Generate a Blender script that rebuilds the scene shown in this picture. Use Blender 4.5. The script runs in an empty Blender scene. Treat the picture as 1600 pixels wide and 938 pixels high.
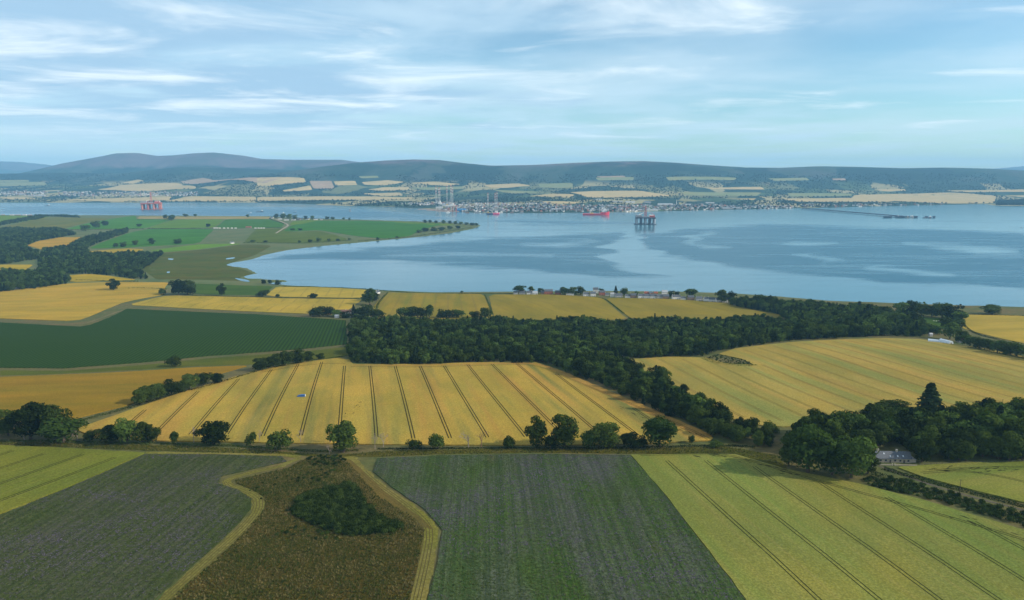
import bpy, bmesh, math, random
import numpy as np
from mathutils import Vector, Matrix

# ------------------------------------------------------------------ camera, sky, sun, exposure
SC = bpy.context.scene
COL = SC.collection
R = math.radians
FPX, CX, CY = 1080.0, 800.0, 469.0            # photograph: focal length and centre in its pixels
CAMZ = 268.0
PITCH = math.atan((469 - 275) / FPX)
cam = bpy.data.cameras.new('camera'); camo = bpy.data.objects.new('camera', cam); COL.objects.link(camo)
cam.sensor_width = 36; cam.lens = FPX / 1600 * 36; cam.clip_start = 1; cam.clip_end = 90000
camo.location = (0, 0, CAMZ); camo.rotation_euler = (R(90) - PITCH, 0, 0)
SC.camera = camo

SUN_AZ, SUN_EL = R(101), R(31)                 # azimuth clockwise from +Y (view direction)
world = bpy.data.worlds.new('World'); SC.world = world; world.use_nodes = True
def build_world():
    nt = world.node_tree; n = nt.nodes; L = nt.links.new
    bg = n['Background']; bg.inputs[1].default_value = 0.112
    sk = n.new('ShaderNodeTexSky'); sk.sky_type = 'NISHITA'; sk.sun_disc = False
    sk.sun_elevation = SUN_EL; sk.sun_rotation = SUN_AZ
    sk.air_density = 1.0; sk.dust_density = 0.25; sk.ozone_density = 3.0; sk.altitude = 100
    tc = n.new('ShaderNodeTexCoord'); sep = n.new('ShaderNodeSeparateXYZ'); L(tc.outputs['Generated'], sep.inputs[0])
    def m(op, a, b=None, c=None, clamp=False):
        q = n.new('ShaderNodeMath'); q.operation = op; q.use_clamp = clamp
        for i, v in enumerate((a, b, c)):
            if v is None: continue
            if isinstance(v, (int, float)): q.inputs[i].default_value = v
            else: L(v, q.inputs[i])
        return q.outputs[0]
    z = m('ADD', m('MAXIMUM', sep.outputs[2], 0.0), 0.045)
    px, py = m('DIVIDE', sep.outputs[0], z), m('DIVIDE', sep.outputs[1], z)
    def noise(sx, sy, ox, oy, detail, rough, dist=0.0, zz=0.0):
        cb = n.new('ShaderNodeCombineXYZ')
        L(m('MULTIPLY_ADD', px, sx, ox), cb.inputs[0]); L(m('MULTIPLY_ADD', py, sy, oy), cb.inputs[1]); cb.inputs[2].default_value = zz
        t = n.new('ShaderNodeTexNoise'); t.inputs['Scale'].default_value = 1; t.inputs['Detail'].default_value = detail
        t.inputs['Roughness'].default_value = rough; t.inputs['Distortion'].default_value = dist
        L(cb.outputs[0], t.inputs['Vector']); return t.outputs[0]
    def ss(v, a, b):
        q = n.new('ShaderNodeMapRange'); q.interpolation_type = 'SMOOTHSTEP'; L(v, q.inputs[0])
        q.inputs[1].default_value = a; q.inputs[2].default_value = b; return q.outputs[0]
    def mix(f, a, b):
        q = n.new('ShaderNodeMix'); q.data_type = 'RGBA'; L(f, q.inputs[0])
        for k, v in ((6, a), (7, b)):
            if isinstance(v, tuple): q.inputs[k].default_value = v
            else: L(v, q.inputs[k])
        return q.outputs[2]
    # thin veil everywhere, a broad bank that is thicker towards the west (left), white streaks on it
    veil = ss(noise(0.45, 0.45, 3.1, 1.7, 4, 0.5, 0.2), 0.34, 0.74)
    west = m('MULTIPLY', m('ARCTAN2', sep.outputs[0], sep.outputs[1]), -0.20)
    bank = ss(m('ADD', noise(0.6, 0.55, 11.3, 5.2, 6, 0.55, 0.2), m('MULTIPLY', west, 1.3)), 0.36, 0.64)
    grey = ss(m('ADD', noise(0.42, 0.50, 40.7, 21.4, 5, 0.52, 0.2), m('MULTIPLY', west, 2.2)), 0.50, 0.70)
    wisp = m('MULTIPLY', ss(m('ADD', noise(0.70, 0.95, 7.9, 30.1, 8, 0.58, 0.5), m('MULTIPLY', west, 0.55)), 0.48, 0.74), ss(sep.outputs[2], 0.015, 0.09))
    tint = n.new('ShaderNodeMix'); tint.data_type = 'RGBA'; tint.blend_type = 'MULTIPLY'; tint.inputs[0].default_value = 1
    L(sk.outputs[0], tint.inputs[6]); tint.inputs[7].default_value = (0.94, 1.13, 1.10, 1)
    c = mix(m('MULTIPLY', veil, 0.6), tint.outputs[2], (6.0, 7.3, 8.1, 1))
    c = mix(m('MULTIPLY', bank, 0.65), c, (5.3, 6.9, 8.0, 1))
    c = mix(m('MULTIPLY', m('MULTIPLY', grey, ss(sep.outputs[2], 0.02, 0.10)), 0.8), c, (3.0, 4.7, 6.4, 1))
    c = mix(m('MULTIPLY', wisp, 0.84), c, (8.3, 9.0, 9.3, 1))
    L(c, bg.inputs[0])
build_world()
sun = bpy.data.lights.new('sun', 'SUN'); suno = bpy.data.objects.new('sun', sun); COL.objects.link(suno)
sun.energy = 5.0; sun.angle = R(0.53); sun.color = (1.0, 0.90, 0.74)
SD = Vector((math.cos(SUN_EL) * math.sin(SUN_AZ), math.cos(SUN_EL) * math.cos(SUN_AZ), math.sin(SUN_EL)))
suno.rotation_euler = (-SD).to_track_quat('-Z', 'Y').to_euler()
vs = SC.view_settings
vs.view_transform = 'Standard'; vs.look = 'None'; vs.exposure = 0.25; vs.gamma = 1; vs.use_curve_mapping = False
SC.render.engine = 'CYCLES'
cy = SC.cycles
cy.use_denoising = True
cy.max_bounces = 6; cy.diffuse_bounces = 2; cy.glossy_bounces = 2; cy.transmission_bounces = 2; cy.volume_bounces = 0; cy.transparent_max_bounces = 6

# ------------------------------------------------------------------ geometry of the place: terrain heights
CP, SP = math.cos(PITCH), math.sin(PITCH)
def ray(px, py):
    px = np.atleast_1d(np.asarray(px, float)); py = np.atleast_1d(np.asarray(py, float))
    a = (px - CX) / FPX; b = -(py - CY) / FPX
    return a, CP + b * SP, -SP + b * CP            # x, y (forward), z
def to_plane(pts, z=0.0):
    p = np.array(pts, float); dx, dy, dz = ray(p[:, 0], p[:, 1]); t = (z - CAMZ) / dz
    return np.stack([dx * t, dy * t], 1)
def project(x, y, z):
    zz = np.asarray(z) - CAMZ
    fwd = y * CP - zz * SP; up = y * SP + zz * CP
    return CX + FPX * np.asarray(x) / fwd, CY - FPX * up / fwd
def inside(poly, x, y):
    res = np.zeros(x.shape, bool); n = len(poly); j = n - 1
    for i in range(n):
        xi, yi = poly[i]; xj, yj = poly[j]
        if yi != yj:
            c = ((yi > y) != (yj > y)) & (x < (xj - xi) * (y - yi) / (yj - yi) + xi)
            res ^= c
        j = i
    return res
def sdist(poly, x, y):
    d = np.full(x.shape, 1e18); n = len(poly)
    for i in range(n):
        ax, ay = poly[i]; bx, by = poly[(i + 1) % n]
        ex, ey = bx - ax, by - ay
        t = np.clip(((x - ax) * ex + (y - ay) * ey) / (ex * ex + ey * ey + 1e-9), 0, 1)
        d = np.minimum(d, (x - ax - t * ex) ** 2 + (y - ay - t * ey) ** 2)
    d = np.sqrt(d)
    return np.where(inside(poly, x, y), d, -d)

shore_px = [(-420, 336), (0, 336), (200, 336.5), (420, 338), (470, 340.5), (600, 344.5), (690, 347), (735, 350), (752, 352.5),
            (738, 358), (700, 365), (640, 372), (560, 379.5), (500, 385), (450, 391), (415, 398), (392, 406), (355, 412), (352, 415),
            (385, 419), (402, 428), (380, 431), (384, 435), (445, 438), (448, 441), (410, 443), (445, 445.5), (520, 449), (590, 453.5), (680, 457),
            (800, 456), (950, 455), (1060, 456), (1150, 459), (1220, 464), (1300, 471), (1400, 476), (1500, 480), (1620, 483), (2300, 500)]
_s = to_plane(shore_px)
NEAR = np.vstack([_s, [[5000, -600], [-34000, -600], [-34000, _s[0][1]]]])
far_px = [(-500, 316), (0, 317), (170, 317), (300, 316.5), (400, 317), (470, 319), (540, 322), (600, 323.5), (660, 326), (690, 330), (740, 332.5), (800, 333.5),
          (860, 333), (960, 332), (1000, 331), (1060, 330), (1130, 328), (1200, 327), (1260, 325.5), (1300, 324.5), (1400, 322),
          (1470, 320.5), (1540, 319), (1552, 321.5), (1620, 322.5), (1660, 318), (2200, 314)]
_f = to_plane(far_px)
FAR = np.vstack([[[-34000, _f[0][1]]], _f, [[34000, _f[-1][1]], [34000, 27000], [-34000, 27000]]])

RIDGES = [  # distance, depth, skyline through the photograph's pixels
    (23000, 2500, [(-300, 262), (-60, 254), (0, 252), (40, 253), (80, 257), (140, 268), (1480, 280), (1540, 264), (1590, 259.5), (1640, 262), (1900, 266)]),
    (14500, 1900, [(-300, 285), (20, 280), (80, 266), (130, 254), (165, 247), (200, 239.5), (225, 239), (255, 244), (285, 243), (320, 239.5), (345, 238.5), (385, 243), (415, 248.5), (470, 250), (540, 250), (570, 254), (620, 262), (800, 280), (1900, 290)]),
    (11600, 1300, [(-300, 276), (0, 272), (100, 270), (200, 271), (260, 265), (300, 261), (360, 262), (430, 265), (500, 268), (600, 272), (700, 275), (1900, 285)]),
    (10600, 1500, [(-300, 290), (330, 287), (430, 272), (500, 262), (560, 254.5), (610, 251), (650, 249.5), (690, 250.5), (730, 255.5), (770, 259), (830, 258), (900, 254.5), (960, 252.5), (1000, 252), (1050, 254.5), (1110, 259), (1160, 262), (1210, 262.5), (1270, 260), (1330, 261), (1400, 263), (1460, 262), (1520, 263.5), (1600, 268), (1700, 272), (1900, 280)]),
]
def sines(x, y, seed, lam, amp, n=5):
    r = random.Random(seed); s = 0
    for i in range(n):
        a = r.uniform(0, 6.283); l = lam * r.uniform(0.7, 1.6); p = r.uniform(0, 6.283)
        s = s + np.sin((x * math.cos(a) + y * math.sin(a)) * 6.283 / l + p)
    return s * amp / math.sqrt(n)
def height(x, y):
    ns = sdist(NEAR, x, y); fs = sdist(FAR, x, y)
    zb = np.interp(y, [-600, 300, 470, 770, 1000, 1245, 1500, 1700, 2500, 4000, 5500], [98, 90, 84, 60, 40, 21, 9, 6, 6.5, 11, 9])
    zb = zb + sines(x, y, 3, 420, 2.2) * np.clip((1700 - y) / 900, 0.25, 1) * np.clip((y - 250) / 300, 0.3, 1)
    zb = zb + 9 * np.exp(-(((x - 330) / 260) ** 2 + ((y - 760) / 170) ** 2))
    zn = np.minimum(np.maximum(zb, 1.2), 0.25 + ns * np.interp(x, [-500, -50, 500, 800], [0.03, 0.11, 0.12, 0.22]) + np.clip(ns - 250, 0, None) ** 2 * 0.0006)
    zf = np.interp(fs, [0, 120, 900, 2000, 3000, 4200, 6000, 9000], [0.3, 3, 14, 62, 125, 176, 205, 215])
    zf = zf + sines(x, y, 9, 2300, 11) * np.clip((fs - 900) / 1500, 0, 1)
    for D, W, sk in RIDGES:
        k = np.array(sk, float); ang = np.arctan((k[:, 1] - CY) / FPX) + PITCH
        el = CAMZ - np.tan(ang) * D; kx = (k[:, 0] - CX) / FPX * D / np.cos(ang)
        bend = sines(x, y, int(D), 5200, W * 0.16)
        hh = np.interp(x, kx, el) + (sines(x, y, int(D) + 5, 1700, 24) + sines(x, y, int(D) + 6, 700, 9)) * np.clip(np.abs(y - D) / W, 0, 1)
        g = np.exp(-(((y + bend * np.clip(np.abs(y - D) / W, 0, 1) - D) / W) ** 2))
        zr = hh * g
        d = zr - zf; zf = np.where(d > 0, zr, zf) + 9 * np.exp(-(d / 18) ** 2) * (fs > 1500)
    z = np.full(x.shape, -4.0)
    z = np.where(ns > -40, np.maximum(z, np.where(ns > 0, zn, 0.25 + ns * 0.12)), z)
    z = np.where(fs > -40, np.maximum(z, np.where(fs > 0, zf, 0.3 + fs * 0.12)), z)
    return z
NU, UMAX, Y0 = 540, 1.22, 600.0
VROW = np.arange(math.log(180.0), math.log(26600.0), 0.0105)
UCOL = np.linspace(-UMAX, UMAX, NU)
_yy = np.exp(VROW) - Y0
GX = UCOL[None, :] * (np.exp(VROW))[:, None]; GY = np.repeat(_yy[:, None], NU, 1)
GZ = height(GX.ravel(), GY.ravel()).reshape(GX.shape)
def Z(x, y):
    x = np.asarray(x, float); y = np.asarray(y, float)
    e = np.maximum(y + Y0, 181.0)
    u = np.clip((x / e + UMAX) / (2 * UMAX) * (NU - 1), 0, NU - 1.001)
    v = np.clip((np.log(e) - VROW[0]) / 0.0105, 0, len(VROW) - 1.001)
    i = u.astype(int); j = v.astype(int); a = u - i; b = v - j
    return (GZ[j, i] * (1 - a) + GZ[j, i + 1] * a) * (1 - b) + (GZ[j + 1, i] * (1 - a) + GZ[j + 1, i + 1] * a) * b
def ground(pts):
    """where the photograph's pixels meet the ground or the water: N x 3"""
    p = np.array(pts, float).reshape(-1, 2); dx, dy, dz = ray(p[:, 0], p[:, 1])
    lo = np.full(len(p), 150.0); hi = np.full(len(p), 26500.0); found = np.zeros(len(p), bool); t = 150.0
    while t < 26000:
        t2 = t * 1.008
        under = (CAMZ + dz * t2 / dy <= np.maximum(Z(dx * t2 / dy, np.full(len(p), t2)), 0)) & ~found
        hi[under] = t2; lo[under] = t; found |= under
        if found.all(): break
        t = t2
    lo[~found] = 25500
    for _ in range(14):
        mid = (lo + hi) / 2
        un = CAMZ + dz * mid / dy <= np.maximum(Z(dx * mid / dy, mid), 0)
        hi = np.where(un, mid, hi); lo = np.where(un, lo, mid)
    x, y = dx * hi / dy, hi
    return np.stack([x, y, np.maximum(Z(x, y), 0)], 1)
def dist(p): return math.sqrt(p[0] ** 2 + p[1] ** 2 + (CAMZ - p[2]) ** 2)

# ------------------------------------------------------------------ materials
MATS = {}
class NT:
    def __init__(s, name):
        s.m = bpy.data.materials.new(name); s.m.use_nodes = True; s.n = s.m.node_tree.nodes; s.L = s.m.node_tree.links.new
        s.b = s.n['Principled BSDF']; s.b.inputs['Roughness'].default_value = 0.9; s.b.inputs['Specular IOR Level'].default_value = 0.03
        s.out = s.n['Material Output']
    def set(s, sock, v):
        if isinstance(v, (int, float, tuple)): sock.default_value = v
        else: s.L(v, sock)
    def math(s, op, a, b=None, c=None):
        q = s.n.new('ShaderNodeMath'); q.operation = op
        for i, v in enumerate((a, b, c)):
            if v is not None: s.set(q.inputs[i], v)
        return q.outputs[0]
    def pos(s): return s.n.new('ShaderNodeNewGeometry').outputs['Position']
    def mapping(s, v, rot=0.0, scale=(1, 1, 1), loc=(0, 0, 0)):
        r = s.n.new('ShaderNodeMapping'); r.inputs['Rotation'].default_value = (0, 0, rot); s.L(v, r.inputs[0])
        q = s.n.new('ShaderNodeMapping'); q.inputs['Scale'].default_value = (scale[0], scale[1], 0); q.inputs['Location'].default_value = loc
        s.L(r.outputs[0], q.inputs[0]); return q.outputs[0]
    def noise(s, v, scale, detail=4, rough=0.55, dist=0.0):
        t = s.n.new('ShaderNodeTexNoise'); t.inputs['Scale'].default_value = scale; t.inputs['Detail'].default_value = detail
        t.inputs['Roughness'].default_value = rough; t.inputs['Distortion'].default_value = dist
        s.L(v, t.inputs['Vector']); return t.outputs[0]
    def ramp(s, f, stops):
        q = s.n.new('ShaderNodeValToRGB'); e = q.color_ramp.elements
        while len(e) < len(stops): e.new(0.5)
        for k, (p, c) in zip(e, stops): k.position = p; k.color = c if isinstance(c, tuple) and len(c) == 4 else (*c, 1)
        s.L(f, q.inputs[0]); return q.outputs[0]
    def mix(s, f, a, b, mode='MIX'):
        q = s.n.new('ShaderNodeMix'); q.data_type = 'RGBA'; q.blend_type = mode; s.set(q.inputs[0], f)
        for k, v in ((6, a), (7, b)): s.set(q.inputs[k], (*v, 1) if isinstance(v, tuple) and len(v) == 3 else v)
        return q.outputs[2]
    def range(s, v, a, b, c=0.0, d=1.0):
        q = s.n.new('ShaderNodeMapRange'); q.interpolation_type = 'SMOOTHSTEP'; s.L(v, q.inputs[0])
        for i, k in enumerate((a, b, c, d)): q.inputs[i + 1].default_value = k
        return q.outputs[0]
    def bump(s, h, strength, distance):
        q = s.n.new('ShaderNodeBump'); q.inputs['Strength'].default_value = strength; q.inputs['Distance'].default_value = distance
        s.L(h, q.inputs['Height']); s.L(q.outputs[0], s.b.inputs['Normal'])
    def color(s, c): s.set(s.b.inputs['Base Color'], (*c, 1) if isinstance(c, tuple) and len(c) == 3 else c)
def plain(name, c, rough=0.7, metal=0.0, vary=0.12, scale=0.6):
    if name in MATS: return MATS[name]
    t = NT(name); n = t.noise(t.pos(), scale, 5, 0.6)
    lo = tuple(k * (1 - vary) for k in c); hi = tuple(min(1, k * (1 + vary)) for k in c)
    t.color(t.ramp(n, [(0.3, lo), (0.7, hi)])); t.b.inputs['Specular IOR Level'].default_value = 0.3 if rough < 0.65 else 0.05; t.b.inputs['Roughness'].default_value = rough; t.b.inputs['Metallic'].default_value = metal
    MATS[name] = t.m; return t.m
def crop(name, a, b, c, ang=0.0, patch=0.011, row=0.6, rowamt=0.35, fine=0.9, bump=0.35, streak=(0.004, 0.30), greenpatch=None):
    """a crop stand: a and b vary in patches, c in streaks along the drill rows, fine grain of ears"""
    t = NT(name); P = t.pos()
    n1 = t.noise(P, patch, 4, 0.6, 0.4)
    col = t.mix(t.range(n1, 0.36, 0.66), a, b)
    Rw = t.mapping(P, -ang, (streak[0], streak[1], 1))
    n2 = t.noise(Rw, 1.0, 4, 0.6)
    col = t.mix(t.math('MULTIPLY', t.range(n2, 0.45, 0.75), rowamt), col, c)
    if greenpatch:
        n4 = t.noise(t.mapping(P, -ang, (0.0018, 0.035, 1), (7.3, 2.2, 0)), 1.0, 5, 0.6)
        col = t.mix(t.math('MULTIPLY', t.range(n4, 0.46, 0.68), 0.85), col, greenpatch)
    nb = t.noise(t.mapping(P, -ang, (0.006, 0.018, 0), (3.1, 9.4, 0)), 1.0, 5, 0.65)
    col = t.mix(t.range(nb, 0.32, 0.68), t.mix(1.0, col, (0.80, 0.84, 0.86), 'MULTIPLY'), t.mix(1.0, col, (1.13, 1.08, 1.12), 'MULTIPLY'))
    n3 = t.noise(P, fine, 6, 0.7)
    col = t.mix(t.range(n3, 0.35, 0.75, 0.0, 1.0), t.mix(1.0, col, (0.68, 0.68, 0.60), 'MULTIPLY'), t.mix(1.0, col, (1.20, 1.20, 1.22), 'MULTIPLY'))
    t.color(col)
    h = t.math('ADD', t.math('MULTIPLY', n3, 0.6), t.math('MULTIPLY', n2, 0.5))
    t.bump(h, bump * 1.5, 0.8)
    MATS[name] = t.m; return t.m
def foliage(name, dark, light, trans=0.22):
    t = NT(name)
    oi = t.n.new('ShaderNodeObjectInfo')
    n = t.noise(t.pos(), 0.45, 3, 0.6)
    f = t.math('ADD', t.math('MULTIPLY', n, 0.75), t.math('MULTIPLY', oi.outputs['Random'], 0.52))
    col = t.ramp(f, [(0.32, dark), (0.62, tuple((p + q) / 2 for p, q in zip(dark, light))), (0.86, tuple(q * 1.25 for q in light))])
    t.color(col); t.b.inputs['Roughness'].default_value = 0.9; t.b.inputs['Specular IOR Level'].default_value = 0.0
    tr = t.n.new('ShaderNodeBsdfTranslucent'); t.L(t.mix(1.0, col, (1.2, 1.35, 0.6), 'MULTIPLY'), tr.inputs[0])
    mx = t.n.new('ShaderNodeMixShader'); mx.inputs[0].default_value = trans
    t.L(t.b.outputs[0], mx.inputs[1]); t.L(tr.outputs[0], mx.inputs[2]); t.L(mx.outputs[0], t.out.inputs[0])
    MATS[name] = t.m; return t.m

M_LEAF = foliage('broadleaf_foliage', (0.007, 0.013, 0.003), (0.044, 0.066, 0.012))
M_LEAFL = foliage('light_foliage', (0.020, 0.040, 0.008), (0.060, 0.095, 0.020))
M_CONI = foliage('conifer_foliage', (0.006, 0.013, 0.006), (0.018, 0.031, 0.013), 0.1)
M_GORSE = foliage('gorse_foliage', (0.011, 0.022, 0.005), (0.036, 0.056, 0.012), 0.12)
M_BARK = plain('bark', (0.075, 0.058, 0.043), 0.95, vary=0.35, scale=1.5)
M_DEAD = plain('bleached_dead_wood', (0.23, 0.19, 0.16), 0.9, vary=0.25, scale=1.2)
M_DEADB = plain('brown_dead_wood', (0.19, 0.11, 0.075), 0.9, vary=0.25, scale=1.2)
M_TUFT = foliage('grass_tuft', (0.045, 0.046, 0.011), (0.165, 0.118, 0.036), 0.2)
def _tuft():
    t = NT('dry_tussock'); oi = t.n.new('ShaderNodeObjectInfo'); n = t.noise(t.mapping(t.pos(), 0.4, (0.05, 0.06, 1)), 1.0, 6, 0.65)
    f = t.math('ADD', n, t.math('MULTIPLY', t.math('SUBTRACT', oi.outputs['Random'], 0.5), 0.5))
    t.color(t.ramp(f, [(0.25, (0.036, 0.056, 0.011)), (0.45, (0.062, 0.070, 0.018)), (0.60, (0.098, 0.086, 0.028)), (0.80, (0.175, 0.145, 0.058))])); return t.m
M_TUFT = _tuft()

def terrain_material():
    t = NT('land'); P = t.pos(); sp = t.n.new('ShaderNodeSeparateXYZ'); t.L(P, sp.inputs[0])
    n1 = t.noise(P, 0.013, 5, 0.62, 0.6); n2 = t.noise(P, 0.16, 5, 0.65); n3 = t.noise(P, 1.1, 5, 0.7)
    near = t.ramp(n1, [(0.30, (0.060, 0.085, 0.026)), (0.5, (0.105, 0.100, 0.036)), (0.68, (0.135, 0.100, 0.042))])
    near = t.mix(t.range(n2, 0.35, 0.7), t.mix(1.0, near, (0.66, 0.72, 0.7), 'MULTIPLY'), near)
    near = t.mix(t.range(n3, 0.4, 0.75, 0, 0.6), near, t.mix(1.0, near, (1.35, 1.25, 1.1), 'MULTIPLY'))
    low = t.ramp(n1, [(0.3, (0.060, 0.085, 0.028)), (0.5, (0.090, 0.110, 0.038)), (0.7, (0.110, 0.105, 0.045))])
    c = t.mix(t.range(sp.outputs[1], 1350, 1750), near, low)
    f1 = t.noise(t.mapping(P, 0, (1, 0.55, 1)), 0.0028, 6, 0.6, 0.5); f2 = t.noise(P, 0.02, 4, 0.7)
    def cells(scale, sx, sy, w):
        q = t.n.new('ShaderNodeTexVoronoi'); q.feature = 'F1'; q.distance = 'CHEBYCHEV'; q.inputs['Scale'].default_value = scale; q.inputs['Randomness'].default_value = 0.85
        wn = t.n.new('ShaderNodeTexNoise'); wn.inputs['Scale'].default_value = 0.004; t.L(P, wn.inputs['Vector'])
        ad = t.n.new('ShaderNodeVectorMath'); ad.operation = 'MULTIPLY_ADD'; t.L(wn.outputs['Color'], ad.inputs[0]); ad.inputs[1].default_value = (w, w, 0); t.L(t.mapping(P, 0.25, (sx, sy, 0)), ad.inputs[2])
        t.L(ad.outputs[0], q.inputs['Vector']); b_ = t.n.new('ShaderNodeSeparateColor'); t.L(q.outputs['Color'], b_.inputs[0]); return b_.outputs[0]
    cl = cells(0.0030, 1.0, 0.55, 120)
    far = t.ramp(cl, [(0.0, (0.0135, 0.0340, 0.0221)), (0.44, (0.0195, 0.0442, 0.0255)), (0.46, (0.0450, 0.0765, 0.0340)), (0.57, (0.0600, 0.0935, 0.0382)), (0.58, (0.1125, 0.1275, 0.0553)), (0.68, (0.1425, 0.1403, 0.0680)), (0.69, (0.2550, 0.2210, 0.1105)), (0.90, (0.3000, 0.2550, 0.1275)), (0.92, (0.0165, 0.0391, 0.0238))])
    far = t.mix(t.range(f2, 0.4, 0.7, 0, 0.7), far, t.mix(1.0, far, (0.55, 0.62, 0.62), 'MULTIPLY'))
    c = t.mix(t.range(sp.outputs[1], 4700, 4900), c, far)
    h1 = t.noise(P, 0.0016, 6, 0.62, 0.7)
    c2 = cells(0.0011, 1.0, 0.6, 500)
    wood = t.ramp(t.math('ADD', t.math('MULTIPLY', h1, 0.7), t.math('MULTIPLY', c2, 0.28)), [(0.40, (0.0065, 0.0245, 0.0228)), (0.52, (0.0149, 0.0418, 0.0323)), (0.60, (0.0395, 0.0612, 0.0475)), (0.7, (0.0558, 0.0684, 0.0665))])
    wood = t.mix(t.range(f2, 0.38, 0.72, 0, 0.75), wood, t.mix(1.0, wood, (0.5, 0.55, 0.6), 'MULTIPLY'))
    c = t.mix(t.range(t.math('ADD', sp.outputs[2], t.math('MULTIPLY', h1, 120)), 195, 275), c, wood)
    moor = t.ramp(h1, [(0.38, (0.0562, 0.0595, 0.0580)), (0.55, (0.0975, 0.0748, 0.0850)), (0.7, (0.1275, 0.1020, 0.1000))])
    c = t.mix(t.range(t.math('ADD', sp.outputs[2], t.math('MULTIPLY', h1, 260)), 520, 620), c, moor)
    t.color(c); t.b.inputs['Specular IOR Level'].default_value = 0.05
    t.bump(t.math('ADD', n3, t.math('MULTIPLY', n2, 2.0)), 0.5, 0.7)
    return t.m

# ------------------------------------------------------------------ object helpers
def mesh(name, v, f, mats=(), mi=None, smooth=False):
    me = bpy.data.meshes.new(name); me.from_pydata([tuple(map(float, q)) for q in v], [], f)
    for m_ in mats: me.materials.append(m_)
    if mi is not None: me.polygons.foreach_set('material_index', np.array(mi, np.int32))
    if smooth: me.polygons.foreach_set('use_smooth', np.ones(len(me.polygons), bool))
    me.update(); return me
def quads_mesh(name, V, mats, mi=None):
    """V: N x 4 x 3"""
    n = len(V); me = bpy.data.meshes.new(name)
    me.vertices.add(n * 4); me.vertices.foreach_set('co', np.ascontiguousarray(V, np.float32).ravel())
    me.loops.add(n * 4); me.loops.foreach_set('vertex_index', np.arange(n * 4, dtype=np.int32))
    me.polygons.add(n); me.polygons.foreach_set('loop_start', np.arange(0, n * 4, 4, dtype=np.int32))
    for m_ in mats: me.materials.append(m_)
    if mi is not None: me.polygons.foreach_set('material_index', np.array(mi, np.int32))
    me.update(calc_edges=True); return me
def link(name, me, parent=None):
    o = bpy.data.objects.new(name, me); COL.objects.link(o)
    if parent is not None: o.parent = parent
    return o
def tag(o, label=None, cat=None, group=None, kind=None):
    if label: o['label'] = label
    if cat: o['category'] = cat
    if group: o['group'] = group
    if kind: o['kind'] = kind
    return o
def thing(name, label, cat, loc, rz=0.0, group=None):
    o = bpy.data.objects.new(name, None); COL.objects.link(o); o.empty_display_size = 1
    o.location = tuple(map(float, loc)); o.rotation_euler = (0, 0, rz)
    return tag(o, label, cat, group)
ORD = ['first', 'second', 'third', 'fourth', 'fifth', 'sixth', 'seventh', 'eighth', 'ninth', 'tenth', 'eleventh', 'twelfth', 'thirteenth',
       'fourteenth', 'fifteenth', 'sixteenth', 'seventeenth', 'eighteenth', 'nineteenth', 'twentieth', 'twenty-first', 'twenty-second', 'twenty-third',
       'twenty-fourth', 'twenty-fifth', 'twenty-sixth', 'twenty-seventh', 'twenty-eighth', 'twenty-ninth', 'thirtieth', 'thirty-first', 'thirty-second', 'thirty-third', 'thirty-fourth', 'thirty-fifth', 'thirty-sixth', 'thirty-seventh', 'thirty-eighth', 'thirty-ninth', 'fortieth']
class MB:
    def __init__(s): s.v = []; s.f = []; s.mi = []
    def add(s, v, f, m=0):
        b = len(s.v); s.v += [tuple(map(float, q)) for q in v]; s.f += [tuple(i + b for i in q) for q in f]; s.mi += [m] * len(f); return s
    def box(s, x0, x1, y0, y1, z0, z1, m=0):
        v = [(x, y, z) for z in (z0, z1) for y in (y0, y1) for x in (x0, x1)]
        return s.add(v, [(0, 2, 3, 1), (4, 5, 7, 6), (0, 1, 5, 4), (2, 6, 7, 3), (0, 4, 6, 2), (1, 3, 7, 5)], m)
    def bar(s, a, b, r0, r1=None, n=4, m=0):
        r1 = r0 if r1 is None else r1
        a = Vector(a); b = Vector(b); d = (b - a).normalized()
        p = d.orthogonal().normalized(); q = d.cross(p)
        v = []
        for c, r in ((a, r0), (b, r1)):
            for i in range(n):
                t = 2 * math.pi * (i + 0.5) / n; v.append(c + (p * math.cos(t) + q * math.sin(t)) * r)
        f = [(i, (i + 1) % n, n + (i + 1) % n, n + i) for i in range(n)] + [tuple(range(n - 1, -1, -1)), tuple(range(n, 2 * n))]
        return s.add(v, f, m)
    def prism(s, poly, y0, y1, m=0):
        """polygon in x,z extruded along y"""
        n = len(poly); v = [(x, y0, z) for x, z in poly] + [(x, y1, z) for x, z in poly]
        f = [tuple(range(n)), tuple(range(2 * n - 1, n - 1, -1))] + [((i + 1) % n, i, n + i, n + (i + 1) % n) for i in range(n)]
        return s.add(v, f, m)
    def loft(s, rings, m=0):
        n = len(rings[0]); v = [p for r in rings for p in r]
        f = [(k * n + i, k * n + (i + 1) % n, (k + 1) * n + (i + 1) % n, (k + 1) * n + i) for k in range(len(rings) - 1) for i in range(n)]
        f += [tuple(range(n - 1, -1, -1)), tuple(range((len(rings) - 1) * n, len(rings) * n))]
        return s.add(v, f, m)
    def mesh(s, name, mats, smooth=False): return mesh(name, s.v, s.f, mats if isinstance(mats, (list, tuple)) else [mats], s.mi, smooth)
    def build(s, name, mats, parent=None): return link(name, s.mesh(name, mats), parent)

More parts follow.
